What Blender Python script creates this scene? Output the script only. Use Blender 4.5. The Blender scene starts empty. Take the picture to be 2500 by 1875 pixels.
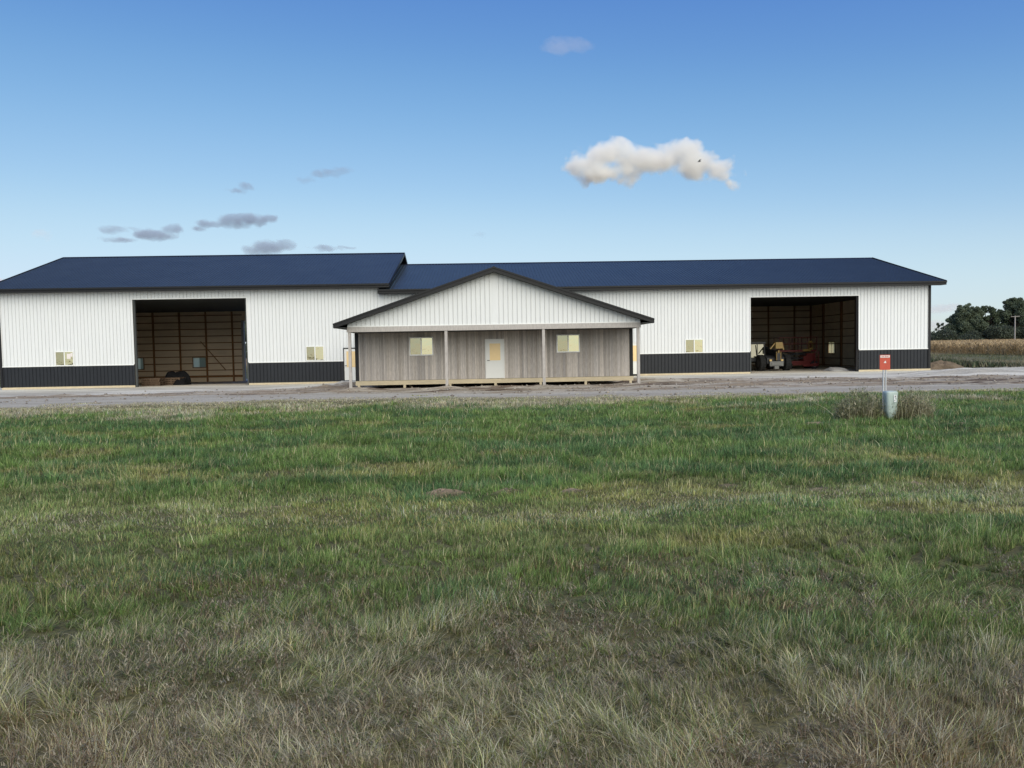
import bpy, math, random
import numpy as np
from mathutils import Vector, Matrix
random.seed(7)
rng = np.random.default_rng(11)
sc = bpy.context.scene
col = sc.collection
R = math.radians

# ---------------------------------------------------------------- helpers
class MB:
    """collects shapes, builds ONE mesh object"""
    def __init__(s): s.v = []; s.f = []; s.c = []; s.cc = (1, 1, 1)
    def add(s, vs, fs):
        b = len(s.v); s.v += [tuple(p) for p in vs]; s.c += [s.cc] * len(vs)
        s.f += [tuple(i + b for i in f) for f in fs]; return s
    def box(s, x0, x1, y0, y1, z0, z1):
        return s.add([(x0,y0,z0),(x1,y0,z0),(x1,y1,z0),(x0,y1,z0),(x0,y0,z1),(x1,y0,z1),(x1,y1,z1),(x0,y1,z1)],
                     [(0,3,2,1),(4,5,6,7),(0,1,5,4),(1,2,6,5),(2,3,7,6),(3,0,4,7)])
    def beam(s, a, b, w, h, up=(0,0,1)):
        a = Vector(a); b = Vector(b); d = (b-a).normalized(); up = Vector(up)
        if abs(d.dot(up)) > .98: up = Vector((0,1,0))
        x = d.cross(up).normalized()*w/2; y = x.normalized().cross(d).normalized()*h/2
        vs = [p+q for p in (a,b) for q in (-x-y, x-y, x+y, -x+y)]
        return s.add(vs, [(3,2,1,0),(4,5,6,7),(0,1,5,4),(1,2,6,5),(2,3,7,6),(3,0,4,7)])
    def tube(s, pts, rad, n=8, caps=True):
        pts = [Vector(p) for p in pts]; rs = rad if isinstance(rad, (list, tuple)) else [rad]*len(pts)
        vs = []; fs = []
        for i, p in enumerate(pts):
            d = (pts[min(i+1, len(pts)-1)]-pts[max(i-1, 0)]).normalized()
            up = Vector((0,0,1)) if abs(d.z) < .95 else Vector((0,1,0))
            x = d.cross(up).normalized(); y = x.cross(d).normalized()
            for k in range(n):
                a = 2*math.pi*k/n; vs.append(p+(x*math.cos(a)+y*math.sin(a))*rs[i])
        for i in range(len(pts)-1):
            for k in range(n): fs.append((i*n+k, i*n+(k+1) % n, (i+1)*n+(k+1) % n, (i+1)*n+k))
        if caps: fs += [tuple(range(n-1, -1, -1)), tuple((len(pts)-1)*n+k for k in range(n))]
        return s.add(vs, fs)
    def lathe(s, prof, c=(0,0,0), n=20, axis='z'):
        vs = []; fs = []; c = Vector(c)
        for r, h in prof:
            for k in range(n):
                a = 2*math.pi*k/n; p = (r*math.cos(a), r*math.sin(a), h)
                if axis == 'y': p = (p[0], h, p[1])
                if axis == 'x': p = (h, p[0], p[1])
                vs.append(c+Vector(p))
        for i in range(len(prof)-1):
            for k in range(n): fs.append((i*n+k, i*n+(k+1) % n, (i+1)*n+(k+1) % n, (i+1)*n+k))
        fs += [tuple(range(n-1, -1, -1)), tuple((len(prof)-1)*n+k for k in range(n))]
        return s.add(vs, fs)
    def prism(s, poly, y0, y1, plane='xz'):
        n = len(poly)
        if plane == 'xz': P = lambda p, y: (p[0], y, p[1])
        else: P = lambda p, y: (y, p[0], p[1])
        vs = [P(p, y0) for p in poly]+[P(p, y1) for p in poly]
        fs = [tuple(range(n)), tuple(range(2*n-1, n-1, -1))]+[(i, n+i, n+(i+1) % n, (i+1) % n) for i in range(n)]
        return s.add(vs, fs)
    def build(s, name, mat, parent=None, smooth=False, fixn=True, colattr=False):
        me = bpy.data.meshes.new(name); me.from_pydata(s.v, [], s.f)
        if fixn:
            import bmesh
            bm = bmesh.new(); bm.from_mesh(me); bmesh.ops.recalc_face_normals(bm, faces=bm.faces); bm.to_mesh(me); bm.free()
        if colattr:
            a = me.color_attributes.new('col', 'FLOAT_COLOR', 'POINT')
            a.data.foreach_set('color', np.hstack([np.array(s.c, dtype=np.float32), np.ones((len(s.c), 1), np.float32)]).ravel())
        me.materials.append(mat)
        if smooth: me.polygons.foreach_set('use_smooth', [True]*len(me.polygons))
        return link(name, me, parent)

def link(name, me, parent=None):
    o = bpy.data.objects.new(name, me); col.objects.link(o)
    if parent is not None:
        o.parent = parent
        q = parent; off = Vector((0,0,0))
        while q is not None: off += q.location; q = q.parent
        if parent.get('_abs', 1): o.location = -off
    return o
def tag(o, label=None, cat=None, group=None, kind=None):
    if label: o['label'] = label
    if cat: o['category'] = cat
    if group: o['group'] = group
    if kind: o['kind'] = kind
    return o
def empty(name, loc, label, cat, group=None):
    o = bpy.data.objects.new(name, None); col.objects.link(o); o.location = loc
    o.empty_display_size = .2
    return tag(o, label, cat, group)
def fast_mesh(name, V, F, mat, C=None, parent=None):
    """numpy triangles/quads (uniform)"""
    me = bpy.data.meshes.new(name); nv = len(V); nf, k = F.shape
    me.vertices.add(nv); me.vertices.foreach_set('co', V.astype(np.float32).ravel())
    me.loops.add(nf*k); me.loops.foreach_set('vertex_index', F.astype(np.int32).ravel())
    me.polygons.add(nf); me.polygons.foreach_set('loop_start', np.arange(0, nf*k, k, dtype=np.int32))
    me.update(calc_edges=True)
    if C is not None:
        a = me.color_attributes.new('col', 'FLOAT_COLOR', 'POINT')
        a.data.foreach_set('color', np.hstack([C.astype(np.float32), np.ones((nv, 1), np.float32)]).ravel())
    me.materials.append(mat)
    return link(name, me, parent)

# numpy value noise
def _h(ix, iy, s):
    n = (ix.astype(np.int64)*374761393 + iy.astype(np.int64)*668265263 + s*982451653) & 0xffffffff
    n = ((n ^ (n >> 13))*1274126177) & 0xffffffff
    return ((n ^ (n >> 16)) & 0xffff)/65535.
def vn(x, y, s=0):
    ix = np.floor(x); iy = np.floor(y); fx = x-ix; fy = y-iy
    fx = fx*fx*(3-2*fx); fy = fy*fy*(3-2*fy)
    a = _h(ix,iy,s); b = _h(ix+1,iy,s); c = _h(ix,iy+1,s); d = _h(ix+1,iy+1,s)
    return a+(b-a)*fx+(c-a)*fy+(a-b-c+d)*fx*fy
def fbm(x, y, s=0, o=4):
    t = 0; w = .5; n = 0
    for i in range(o):
        t = t+w*vn(x, y, s+i*17); n += w; w *= .5; x = x*2.03+3.1; y = y*2.03+7.7
    return t/n
def ss(a, b, x):
    t = np.clip((x-a)/(b-a), 0, 1); return t*t*(3-2*t)
def lerp(a, b, t): return a+(b-a)*t
def mixc(a, b, t): return np.asarray(a)*(1-t[..., None])+np.asarray(b)*t[..., None]

# ---------------------------------------------------------------- materials
def mat(name, base, rough=.6, spec=.4, metal=0., var=.0, scale=3., bump=0., bscale=40., var2=None, stretch=(1,1,1), attr=False, coat=0.):
    m = bpy.data.materials.new(name); m.use_nodes = True; nt = m.node_tree; p = nt.nodes['Principled BSDF']
    p.inputs['Roughness'].default_value = rough; p.inputs['Specular IOR Level'].default_value = spec; p.inputs['Metallic'].default_value = metal
    p.inputs['Coat Weight'].default_value = coat; p.inputs['Coat Roughness'].default_value = .15
    L = nt.links.new; out = None
    if attr:
        a = nt.nodes.new('ShaderNodeAttribute'); a.attribute_name = 'col'; out = a.outputs['Color']
    else:
        rgb = nt.nodes.new('ShaderNodeRGB'); rgb.outputs[0].default_value = (*base, 1); out = rgb.outputs[0]
    geo = nt.nodes.new('ShaderNodeNewGeometry'); mp = nt.nodes.new('ShaderNodeMapping'); L(geo.outputs['Position'], mp.inputs[0]); mp.inputs['Scale'].default_value = stretch
    if var > 0:
        n = nt.nodes.new('ShaderNodeTexNoise'); n.inputs['Scale'].default_value = scale; n.inputs['Detail'].default_value = 6; n.inputs['Roughness'].default_value = .65
        L(mp.outputs[0], n.inputs['Vector'])
        mr = nt.nodes.new('ShaderNodeMapRange'); mr.inputs['From Min'].default_value = .25; mr.inputs['From Max'].default_value = .75
        mr.inputs['To Min'].default_value = 1-var; mr.inputs['To Max'].default_value = 1+var
        L(n.outputs['Fac'], mr.inputs['Value'])
        mx = nt.nodes.new('ShaderNodeVectorMath'); mx.operation = 'SCALE'; L(out, mx.inputs[0]); L(mr.outputs[0], mx.inputs['Scale']); out = mx.outputs[0]
        if var2 is not None:
            mm = nt.nodes.new('ShaderNodeMix'); mm.data_type = 'RGBA'; n2 = nt.nodes.new('ShaderNodeTexNoise'); n2.inputs['Scale'].default_value = scale*.37; n2.inputs['Detail'].default_value = 5
            L(mp.outputs[0], n2.inputs['Vector'])
            r2 = nt.nodes.new('ShaderNodeMapRange'); r2.inputs['From Min'].default_value = .42; r2.inputs['From Max'].default_value = .68; L(n2.outputs['Fac'], r2.inputs['Value'])
            L(r2.outputs[0], mm.inputs['Factor']); L(out, mm.inputs['A']); mm.inputs['B'].default_value = (*var2, 1); out = mm.outputs['Result']
    L(out, p.inputs['Base Color'])
    if bump > 0:
        n = nt.nodes.new('ShaderNodeTexNoise'); n.inputs['Scale'].default_value = bscale; n.inputs['Detail'].default_value = 5
        L(mp.outputs[0], n.inputs['Vector'])
        b = nt.nodes.new('ShaderNodeBump'); b.inputs['Strength'].default_value = 1; b.inputs['Distance'].default_value = bump
        L(n.outputs['Fac'], b.inputs['Height']); L(b.outputs[0], p.inputs['Normal'])
    return m
M = {}
M['white'] = mat('white_steel', (.70,.71,.70), .42, .45, var=.035, scale=1.3, bump=.002, bscale=2.5, stretch=(3,3,.4))
M['black'] = mat('black_steel', (.018,.020,.024), .5, .3, var=.12, scale=2, bump=.001, bscale=3)
M['roof'] = mat('roof_steel', (.034,.044,.050), .40, .30, var=.15, scale=.5, bump=.003, bscale=1.6)
M['trim'] = mat('trim_black', (.013,.013,.014), .5, .3, var=.1)
M['wtrim'] = mat('white_trim', (.78,.78,.75), .4, .4, var=.02)
M['sill'] = mat('treated_lumber', (.56,.47,.32), .75, .2, var=.22, scale=5, stretch=(.6,3,6), bump=.002)
M['greyw'] = mat('weathered_wood', (.36,.325,.30), .85, .15, var=.3, scale=7, stretch=(6,6,.5), bump=.003, bscale=30, attr=True)
M['greypost'] = mat('grey_lumber', (.43,.40,.37), .8, .2, var=.2, scale=5, stretch=(4,4,1), bump=.002)
M['brownw'] = mat('framing_lumber', (.30,.155,.07), .8, .2, var=.3, scale=4, bump=.002)
M['inner'] = mat('panel_back', (.86,.71,.53), .7, .2, var=.15, scale=1.2, stretch=(.4,1,2))
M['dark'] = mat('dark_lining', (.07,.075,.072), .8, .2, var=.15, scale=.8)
M['door'] = mat('door_paint', (.74,.735,.70), .4, .4, var=.02)
M['handle'] = mat('handle_metal', (.03,.03,.03), .35, .5, metal=.6)
M['floor'] = mat('gravel_floor', (.42,.40,.37), .95, .1, var=.25, scale=2.5, bump=.02, bscale=9)
M['screen'] = mat('insect_screen', (.10,.10,.075), .55, .3, var=.1, scale=20)
M['amber'] = mat('sunset_reflection', (.86,.63,.32), .25, .5, var=.05, scale=4, coat=.6)  # door panes: reflected sunset sky painted in as an amber base colour
M['pallet'] = mat('pallet_wood', (.105,.072,.048), .85, .15, var=.35, scale=6, bump=.003)
M['tarp'] = mat('black_tarp', (.010,.010,.011), .85, .08, var=.2, bump=.02, bscale=6)
M['yellow'] = mat('yellow_paint', (.26,.165,.035), .4, .5, var=.12, scale=4)
M['red'] = mat('red_paint', (.15,.016,.013), .42, .5, var=.15, scale=4)
M['tyre'] = mat('tyre_rubber', (.02,.02,.02), .8, .25, var=.3, scale=10, bump=.004)
M['steel'] = mat('grey_steel', (.16,.16,.15), .5, .5, var=.2, scale=6)
M['galv'] = mat('galvanised', (.55,.56,.56), .45, .5, var=.1, scale=8)
M['sign'] = mat('sign_red', (.52,.085,.05), .45, .4, var=.08, scale=9)
M['signw'] = mat('sign_white', (.75,.68,.64), .45, .4)
M['ped'] = mat('pedestal_plastic', (.44,.53,.49), .5, .4, var=.09, scale=5, var2=(.37,.44,.40), stretch=(3,3,1), bump=.002)
M['sticker'] = mat('sticker', (.72,.74,.74), .5, .4, var=.1, scale=30)
M['ink'] = mat('ink', (.03,.03,.03), .6, .3)
M['pole'] = mat('pole_wood', (.32,.30,.275), .9, .1, var=.15, scale=3, bump=.004)
M['bark'] = mat('bark', (.07,.055,.042), .9, .1, var=.3, scale=3, bump=.02)
M['wire'] = mat('wire', (.05,.05,.05), .6, .3)
M['bird'] = mat('feathers', (.015,.013,.012), .7, .2)
M['rail'] = mat('dark_red_paint', (.15,.025,.02), .45, .4, var=.15)
M['scuff'] = mat('dark_machine', (.03,.03,.032), .5, .4, var=.2)
M['lamp'] = mat('lens', (.7,.5,.2), .15, .6)
def ground_mat(name, bump, bscale, var=.22, vscale=6):
    return mat(name, (1,1,1), .95, .12, var=var, scale=vscale, bump=bump, bscale=bscale, attr=True)
M['soil'] = ground_mat('lawn_soil', .03, 25, .35, 9)
M['gravel'] = ground_mat('gravel', .03, 14, .22, 7)
M['dirt'] = ground_mat('dirt', .06, 6, .3, 4)
def glass(name, tint=(.03,.032,.03), refl=.72):
    m = bpy.data.materials.new(name); m.use_nodes = True; nt = m.node_tree; p = nt.nodes['Principled BSDF']
    p.inputs['Base Color'].default_value = (*tint, 1); p.inputs['Roughness'].default_value = .04; p.inputs['IOR'].default_value = 1.52; p.inputs['Specular IOR Level'].default_value = .6
    g = nt.nodes.new('ShaderNodeBsdfGlossy'); g.inputs['Color'].default_value = (1,.92,.60,1); g.inputs['Roughness'].default_value = .02  # yellow gloss colour paints a sunset tone into the sky reflection
    mx = nt.nodes.new('ShaderNodeMixShader'); mx.inputs[0].default_value = refl
    n = nt.nodes.new('ShaderNodeTexNoise'); n.inputs['Scale'].default_value = 3; n.inputs['Detail'].default_value = 3
    geo = nt.nodes.new('ShaderNodeNewGeometry'); nt.links.new(geo.outputs['Position'], n.inputs['Vector'])
    b = nt.nodes.new('ShaderNodeBump'); b.inputs['Strength'].default_value = 1; b.inputs['Distance'].default_value = .0035
    nt.links.new(n.outputs['Fac'], b.inputs['Height']); nt.links.new(b.outputs[0], g.inputs['Normal']); nt.links.new(b.outputs[0], p.inputs['Normal'])
    nt.links.new(p.outputs[0], mx.inputs[1]); nt.links.new(g.outputs[0], mx.inputs[2]); nt.links.new(mx.outputs[0], nt.nodes['Material Output'].inputs[0])
    return m
M['glass'] = glass('window_glass')
M['cab_glass'] = glass('cab_glass', (.03,.03,.02), .07)
M['glass2'] = glass('screened_glass', (.10,.095,.06), .40)
def leafmat(name, trans=.35, rough=.55, spec=.25):
    m = bpy.data.materials.new(name); m.use_nodes = True; nt = m.node_tree; p = nt.nodes['Principled BSDF']
    a = nt.nodes.new('ShaderNodeAttribute'); a.attribute_name = 'col'; L = nt.links.new
    L(a.outputs['Color'], p.inputs['Base Color']); p.inputs['Roughness'].default_value = rough; p.inputs['Specular IOR Level'].default_value = spec
    t = nt.nodes.new('ShaderNodeBsdfTranslucent'); L(a.outputs['Color'], t.inputs['Color'])
    mx = nt.nodes.new('ShaderNodeMixShader'); mx.inputs[0].default_value = trans
    L(p.outputs[0], mx.inputs[1]); L(t.outputs[0], mx.inputs[2]); L(mx.outputs[0], nt.nodes['Material Output'].inputs[0])
    return m
M['blade'] = leafmat('grass_blade'); M['leaf'] = leafmat('tree_leaf', .25, .6, .2); M['corn'] = leafmat('corn_leaf', .3, .7, .15)

# ---------------------------------------------------------------- camera, sun, sky
cd = bpy.data.cameras.new('camera'); cam = bpy.data.objects.new('camera', cd); col.objects.link(cam); sc.camera = cam
r_ = (.99931816,-.03240158,-.01770195); u_ = (.01916111,.04529129,.99879004); f_ = (.03156063,.99844821,-.04588126)
CAM = Vector((-.38684, 0, 1.91471))
cam.matrix_world = Matrix(((r_[0],u_[0],-f_[0],CAM.x),(r_[1],u_[1],-f_[1],CAM.y),(r_[2],u_[2],-f_[2],CAM.z),(0,0,0,1)))
cd.sensor_width = 36; cd.lens = 36*1849.5/2500; cd.clip_start = .1; cd.clip_end = 6000
SUN_EL, SUN_AZ = 38.5, 163.
sd = bpy.data.lights.new('sun', 'SUN'); sun = bpy.data.objects.new('sun', sd); col.objects.link(sun)
sd.energy = 3.5; sd.angle = R(70); sd.color = (1,.925,.76)
sdir = Vector((math.sin(R(SUN_AZ))*math.cos(R(SUN_EL)), math.cos(R(SUN_AZ))*math.cos(R(SUN_EL)), math.sin(R(SUN_EL))))
sun.rotation_euler = (-sdir).to_track_quat('-Z', 'Y').to_euler(); sun.location = (20,-60,40)
w = bpy.data.worlds.new('World'); sc.world = w; w.use_nodes = True; nt = w.node_tree
sky = nt.nodes.new('ShaderNodeTexSky'); sky.sky_type = 'NISHITA'; sky.sun_disc = False
sky.sun_elevation = R(SUN_EL); sky.sun_rotation = R(SUN_AZ); sky.dust_density = .3; sky.ozone_density = 3.; sky.air_density = 1.
sp = nt.nodes.new('ShaderNodeSeparateColor'); cb_ = nt.nodes.new('ShaderNodeCombineColor'); nt.links.new(sky.outputs[0], sp.inputs[0])
CURVES = (((0,0),(.06,.028),(.1376,.128),(.18,.205),(.2534,.335),(.40,.54),(.66,.68),(1,.85)),
          ((0,0),(.1076,.10),(.2368,.298),(.305,.418),(.414,.565),(.60,.745),(.77,.80),(1,.92)),
          ((0,0),(.1,.33),(.212,.50),(.4214,.655),(.64,.83),(.78,.90),(1,.98)))
for i, pts in enumerate(CURVES):     # camera-like colour response: deeper blue overhead, no burnt horizon
    p1 = nt.nodes.new('ShaderNodeMath'); p1.operation = 'MULTIPLY'; p1.inputs[1].default_value = .1; nt.links.new(sp.outputs[i], p1.inputs[0])
    fc = nt.nodes.new('ShaderNodeFloatCurve'); cv = fc.mapping.curves[0]; fc.mapping.use_clip = True
    cv.points[0].location = pts[0]; cv.points[1].location = pts[-1]
    for q in pts[1:-1]: cv.points.new(*q)
    fc.mapping.update(); nt.links.new(p1.outputs[0], fc.inputs['Value'])
    p2 = nt.nodes.new('ShaderNodeMath'); p2.operation = 'MULTIPLY'; p2.inputs[1].default_value = 10; nt.links.new(fc.outputs[0], p2.inputs[0]); nt.links.new(p2.outputs[0], cb_.inputs[i])
bg = nt.nodes['Background']; nt.links.new(cb_.outputs[0], bg.inputs[0]); bg.inputs[1].default_value = .10
sc.view_settings.view_transform = 'Standard'; sc.view_settings.look = 'None'; sc.view_settings.gamma = 1; sc.view_settings.use_curve_mapping = False
sc.view_settings.exposure = 0.0
sc.render.engine = 'CYCLES'; cy = sc.cycles
cy.use_denoising = True; cy.max_bounces = 8; cy.diffuse_bounces = 6; cy.transparent_max_bounces = 16; cy.volume_bounces = 16; cy.volume_max_steps = 256
try: cy.denoiser = 'OPENIMAGEDENOISE'; cy.denoising_prefilter = 'ACCURATE'
except Exception: pass

# ---------------------------------------------------------------- terrain
YW = 50.2; YR = 68.5              # front and rear wall planes of the sheds
def bands(x, y):
    """distances of the near edges of lane, dirt strip and pad (world y) at x"""
    n = (fbm(x*.35, x*0+3.3, 5)-.5)
    e0 = np.interp(x, [-60,-18.6,-10,-5,.5,5.8,13.6,30,60], [29.2,29.9,31.,31.3,30.3,29.0,28.8,28.5,28]) + n*1.3
    e1 = np.interp(x, [-60,-20,-10,-4,2,10,18,30,60], [37.6,37.3,36.2,34.5,32.6,33.2,33,31.6,31]) + n*1.8
    e2 = np.interp(x, [-60,-20,-14,-9,-7,8,12,20,29,60], [40.2,40.2,42.5,46,48,48,44,41.6,39.5,38]) - n*2.0
    return e0, e1, e2
def gz(x, y):
    x = np.asarray(x, float); y = np.asarray(y, float)
    z = .30*ss(15, 3, y)
    z = z - .13*ss(-7, -12, x)*ss(34, 44, y)
    z = z - .38*ss(-8, -10, x)*ss(50, 67, y)                 # left shed floor falls to the rear
    z = z + .55*ss(95, 200, y) + .12*ss(30, 60, x)*ss(52, 75, y)
    lawn = ss(31, 27, y)
    z = z + lawn*((fbm(x*.55, y*.8, 1)-.5)*.13 + (fbm(x*2.3, y*2.9, 2, 2)-.5)*.05)
    e0, e1, e2 = bands(x, y)
    strip = ss(e1-1, e1+.6, y)*ss(e2+.8, e2-.6, y)*ss(60, 34, np.abs(x))
    z = z + strip*((fbm(x*.5, y*1.5, 7)-.45)*.17 + (vn(x*1.2, y*3.2, 9)-.5)*.05)
    z = z - .13*ss(7.8, 7.2, np.abs(x))*ss(38.6, 39.9, y)*ss(51, 50, y)
    lane = ss(e0-.5, e0+.5, y)*ss(e1+.5, e1-.5, y)
    z = z + lane*((fbm(x*.2, y*2.2, 8)-.5)*.05)
    # loose gravel heaped along the pad's open end at the right, and heaps round the porch posts
    z = z + .34*np.exp(-(((x-27.5)/3.0)**2+((y-43.2)/2.2)**2))*(.75+.5*vn(x*1.5, y*1.5, 3))
    for (hx, hy, hr, hh) in ((-7.3,37.2,.9,.13),(-6.2,37.6,.9,.09),(-2.5,37.6,.8,.11),(2.7,37.4,1.0,.11),(7.2,37.7,.8,.11),(-4.6,38.9,.8,.04),(-.6,38.8,1.,.04),(1.3,38.7,1.2,.04),(4.2,38.9,1.0,.04),(6.6,38.9,.7,.05),(-9.2,41.5,1.6,.2),(-8.6,46,1.4,.22),(9.2,40.5,1.4,.14)):
        z = z + hh*np.exp(-(((x-hx)/hr)**2+((y-hy)/(hr*.6))**2))*(.6+.8*vn(x*2.5, y*2.5, 4))
    # bare spoil heaps thrown up in the lawn
    for (hx, hy, hr, hh) in MOUNDS:
        z = z + hh*np.exp(-(((x-hx)/hr)**2+((y-hy)/(hr*.45))**2))
    return z
MOUNDS = [(-.95,9.25,.30,.14),(-.15,9.1,.19,.14),(-2.3,9.1,.14,.08),(.6,9.2,.12,.06),(-2.9,8.6,.2,.05),(2.6,9.3,.14,.06),(3.6,9.1,.16,.06),(5.0,9.4,.2,.06),(10.1,16.6,.40,.10),(7.3,17.5,.4,.08)]
def mound_mask(x, y):
    m = 0*x
    for (hx, hy, hr, hh) in MOUNDS: m = np.maximum(m, np.exp(-(((x-hx)/(hr*.9))**2+((y-hy)/(hr*.42))**2)))
    return m
def lawn_state(x, y):
    """green 0..1 (lush) and tan 0..1 (bleached), brown 0..1 (dead stems) of the sward"""
    wob = (fbm(x*.45, y*.45, 21)-.5)
    yy = y*(1+wob*.5)
    g = ss(8.6, 10.2, yy)*ss(31+3*wob, 24.5, y+1.2*np.sin(x*.35)*ss(20, 26, y))
    g2 = ss(5.0, 6.0, yy)*ss(8.9, 7.2, yy)*(.40+.4*ss(-1, 3.5, x))
    g = np.maximum(np.maximum(g, g2), .42*ss(3.3, 4.6, yy)*ss(6.2, 5.2, yy)+.15)
    patch = fbm(x*.5+9, y*.8, 31)
    g = g*ss(.24, .44, patch) + .35*ss(.55, .75, patch)*ss(3.4, 4.6, y)*(1-g)
    tan = ss(4.7, 3.2, yy)*.68 + ss(23.5, 27.5, yy)*.9*ss(.3, .55, fbm(x*.4, y*.4, 45)+ss(-2, -8, x)*.25) + ss(6.9, 7.4, yy)*ss(8.8, 8.0, yy)*.22
    tan = np.clip(tan*(.35+1.3*fbm(x*.9, y*1.4, 51)), 0, 1)
    br = np.clip(.6*ss(4.4, 3.2, yy)*ss(.48, .66, fbm(x*.8+5, y*1.3, 61)) + .35*ss(4.6, 4.85, yy)*ss(5.3, 5.05, yy), 0, 1)
    return np.clip(g, 0, 1), tan, br
SOIL = (.085,.072,.042); THATCH = (.19,.175,.085)
def ground_col(x, y):
    n1 = fbm(x*.6, y*1.1, 12); n2 = fbm(x*3, y*5, 13)
    g, t, b = lawn_state(x, y)
    c = mixc(SOIL, THATCH, np.clip(n2*1.2-.2+.3*t, 0, 1)); c = mixc(c, (.06,.085,.03), g*.6)
    c = mixc(c, (.40,.29,.19), np.clip(mound_mask(x, y)*1.6-.3, 0, 1))
    e0, e1, e2 = bands(x, y); q = (n2-.5)
    gl = (.43,.40,.32); dt = (.275,.22,.15); gp = (.62,.59,.49)
    streak = ss(.42, .62, fbm(x*.12, y*2.6, 15))
    lane = mixc(gl, (.34,.305,.24), streak*.8)
    strip = mixc(dt, (.40,.355,.275), ss(.4, .65, fbm(x*.35, y*1.7, 16)))
    strip = mixc(strip, (.11,.08,.056), ss(.58, .70, fbm(x*.25+4, y*2.2, 18)))
    pad = mixc(gp, (.42,.39,.315), ss(.45, .65, fbm(x*.2, y*1.3, 19)))
    c = mixc(c, (.42,.365,.25), ss(e0-1.6, e0-.4, y+q*1.2)*.8)
    c = mixc(c, lane, ss(e0-.5, e0+.35, y+q*1.6))
    c = mixc(c, strip, ss(e1-.5, e1+.5, y+q*2.))
    c = mixc(c, pad, ss(e2-.5, e2+.4, y+q*2.))
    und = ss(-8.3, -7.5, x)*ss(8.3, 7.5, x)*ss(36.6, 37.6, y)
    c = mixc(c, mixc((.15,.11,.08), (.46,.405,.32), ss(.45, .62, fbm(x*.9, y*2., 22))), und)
    far = np.clip(ss(52, 56, y)*ss(29.3, 30.5, x) + ss(72, 76, y) + ss(38, 46, np.abs(x-3))*ss(44, 50, y), 0, 1)
    c = mixc(c, mixc((.085,.10,.045), (.19,.165,.10), ss(.4, .65, fbm(x*.2, y*.2, 23))), far)
    c = mixc(c, (.26,.19,.11), ss(95, 120, y))
    return c
def geo_axis(a, b, step, lo, hi, k=1.25):
    c = list(np.arange(a, b+1e-6, step)); d = step; p = c[-1]
    while p < hi: d *= k; p += d; c.append(p)
    d = step; p = c[0]; pre = []
    while p > lo: d *= k; p -= d; pre.append(p)
    return np.array(pre[::-1]+c)
gx = geo_axis(-44, 44, .2, -2500, 2500); gy = geo_axis(-2, 64, .16, -1500, 3500)
X, Y = np.meshgrid(gx, gy)
Zg = gz(X, Y); Cg = ground_col(X, Y)
ny, nx = X.shape
idx = np.arange(ny*nx).reshape(ny, nx)
quads = np.stack([idx[:-1,:-1], idx[:-1,1:], idx[1:,1:], idx[1:,:-1]], -1).reshape(-1, 4)
xc = ((X[:-1,:-1]+X[1:,1:])/2).ravel(); yc = ((Y[:-1,:-1]+Y[1:,1:])/2).ravel()
e0, e1, e2 = bands(xc, yc); jit = (fbm(xc*3, yc*5, 13)-.5)*1.4
cls = np.zeros(len(xc), int)
near = (np.abs(xc) < 60)
rightend = 33+(fbm(yc*.6, yc*0, 77)-.5)*3 - ss(44, 39, yc)*(-6)
cls[near & (yc+jit > e0) & (yc+jit <= e1)] = 1
cls[near & (yc+jit > e1) & (yc+jit <= e2)] = 2
inpad = near & (yc+jit > e2) & (yc < 50.3) & (xc < rightend)
cls[inpad] = 3
cls[(np.abs(xc) < 60) & (yc+jit > e1) & (yc < 50.3) & (np.abs(xc) < 8.2) & (yc > 36.8)] = 2
cls[near & (cls == 0) & (yc+jit > e2) & (yc < 44) & (xc >= rightend)] = 2
inside = (yc >= 50.3) & (yc < 68.4) & (xc > -31.8) & (xc < 29.3); cls[inside] = 4
def sub(name, k, m, label=None):
    F = quads[cls == k]; u, inv = np.unique(F, return_inverse=True)
    V = np.stack([X.ravel()[u], Y.ravel()[u], Zg.ravel()[u]], -1); C = Cg.reshape(-1, 3)[u]
    o = fast_mesh(name, V, inv.reshape(F.shape), m, C); o.data.polygons.foreach_set('use_smooth', [True]*len(F))
    return tag(o, label, kind='structure')
sub('ground', 0, M['soil'], 'lawn and field ground under the grass')
sub('gravel_lane', 1, M['gravel'], 'grey gravel lane along the far edge of the lawn')
sub('dirt_strip', 2, M['dirt'], 'rutted brown dirt between the gravel lane and the sheds')
sub('gravel_pad', 3, M['gravel'], 'pale gravel apron in front of the shed openings')
Cg.reshape(-1, 3)[:] = np.where(((yc.size > 0) and True), Cg.reshape(-1, 3), 0)
Cg2 = Cg.copy(); ins = (Y > 50.1) & (Y < 68.6); Cg[ins] = mixc((.46,.40,.32), (.56,.51,.42), fbm(X[ins]*.5, Y[ins]*.7, 71))
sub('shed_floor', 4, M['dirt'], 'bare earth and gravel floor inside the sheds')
def gz1(x, y): return float(gz(np.array([x]), np.array([y]))[0])

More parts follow.
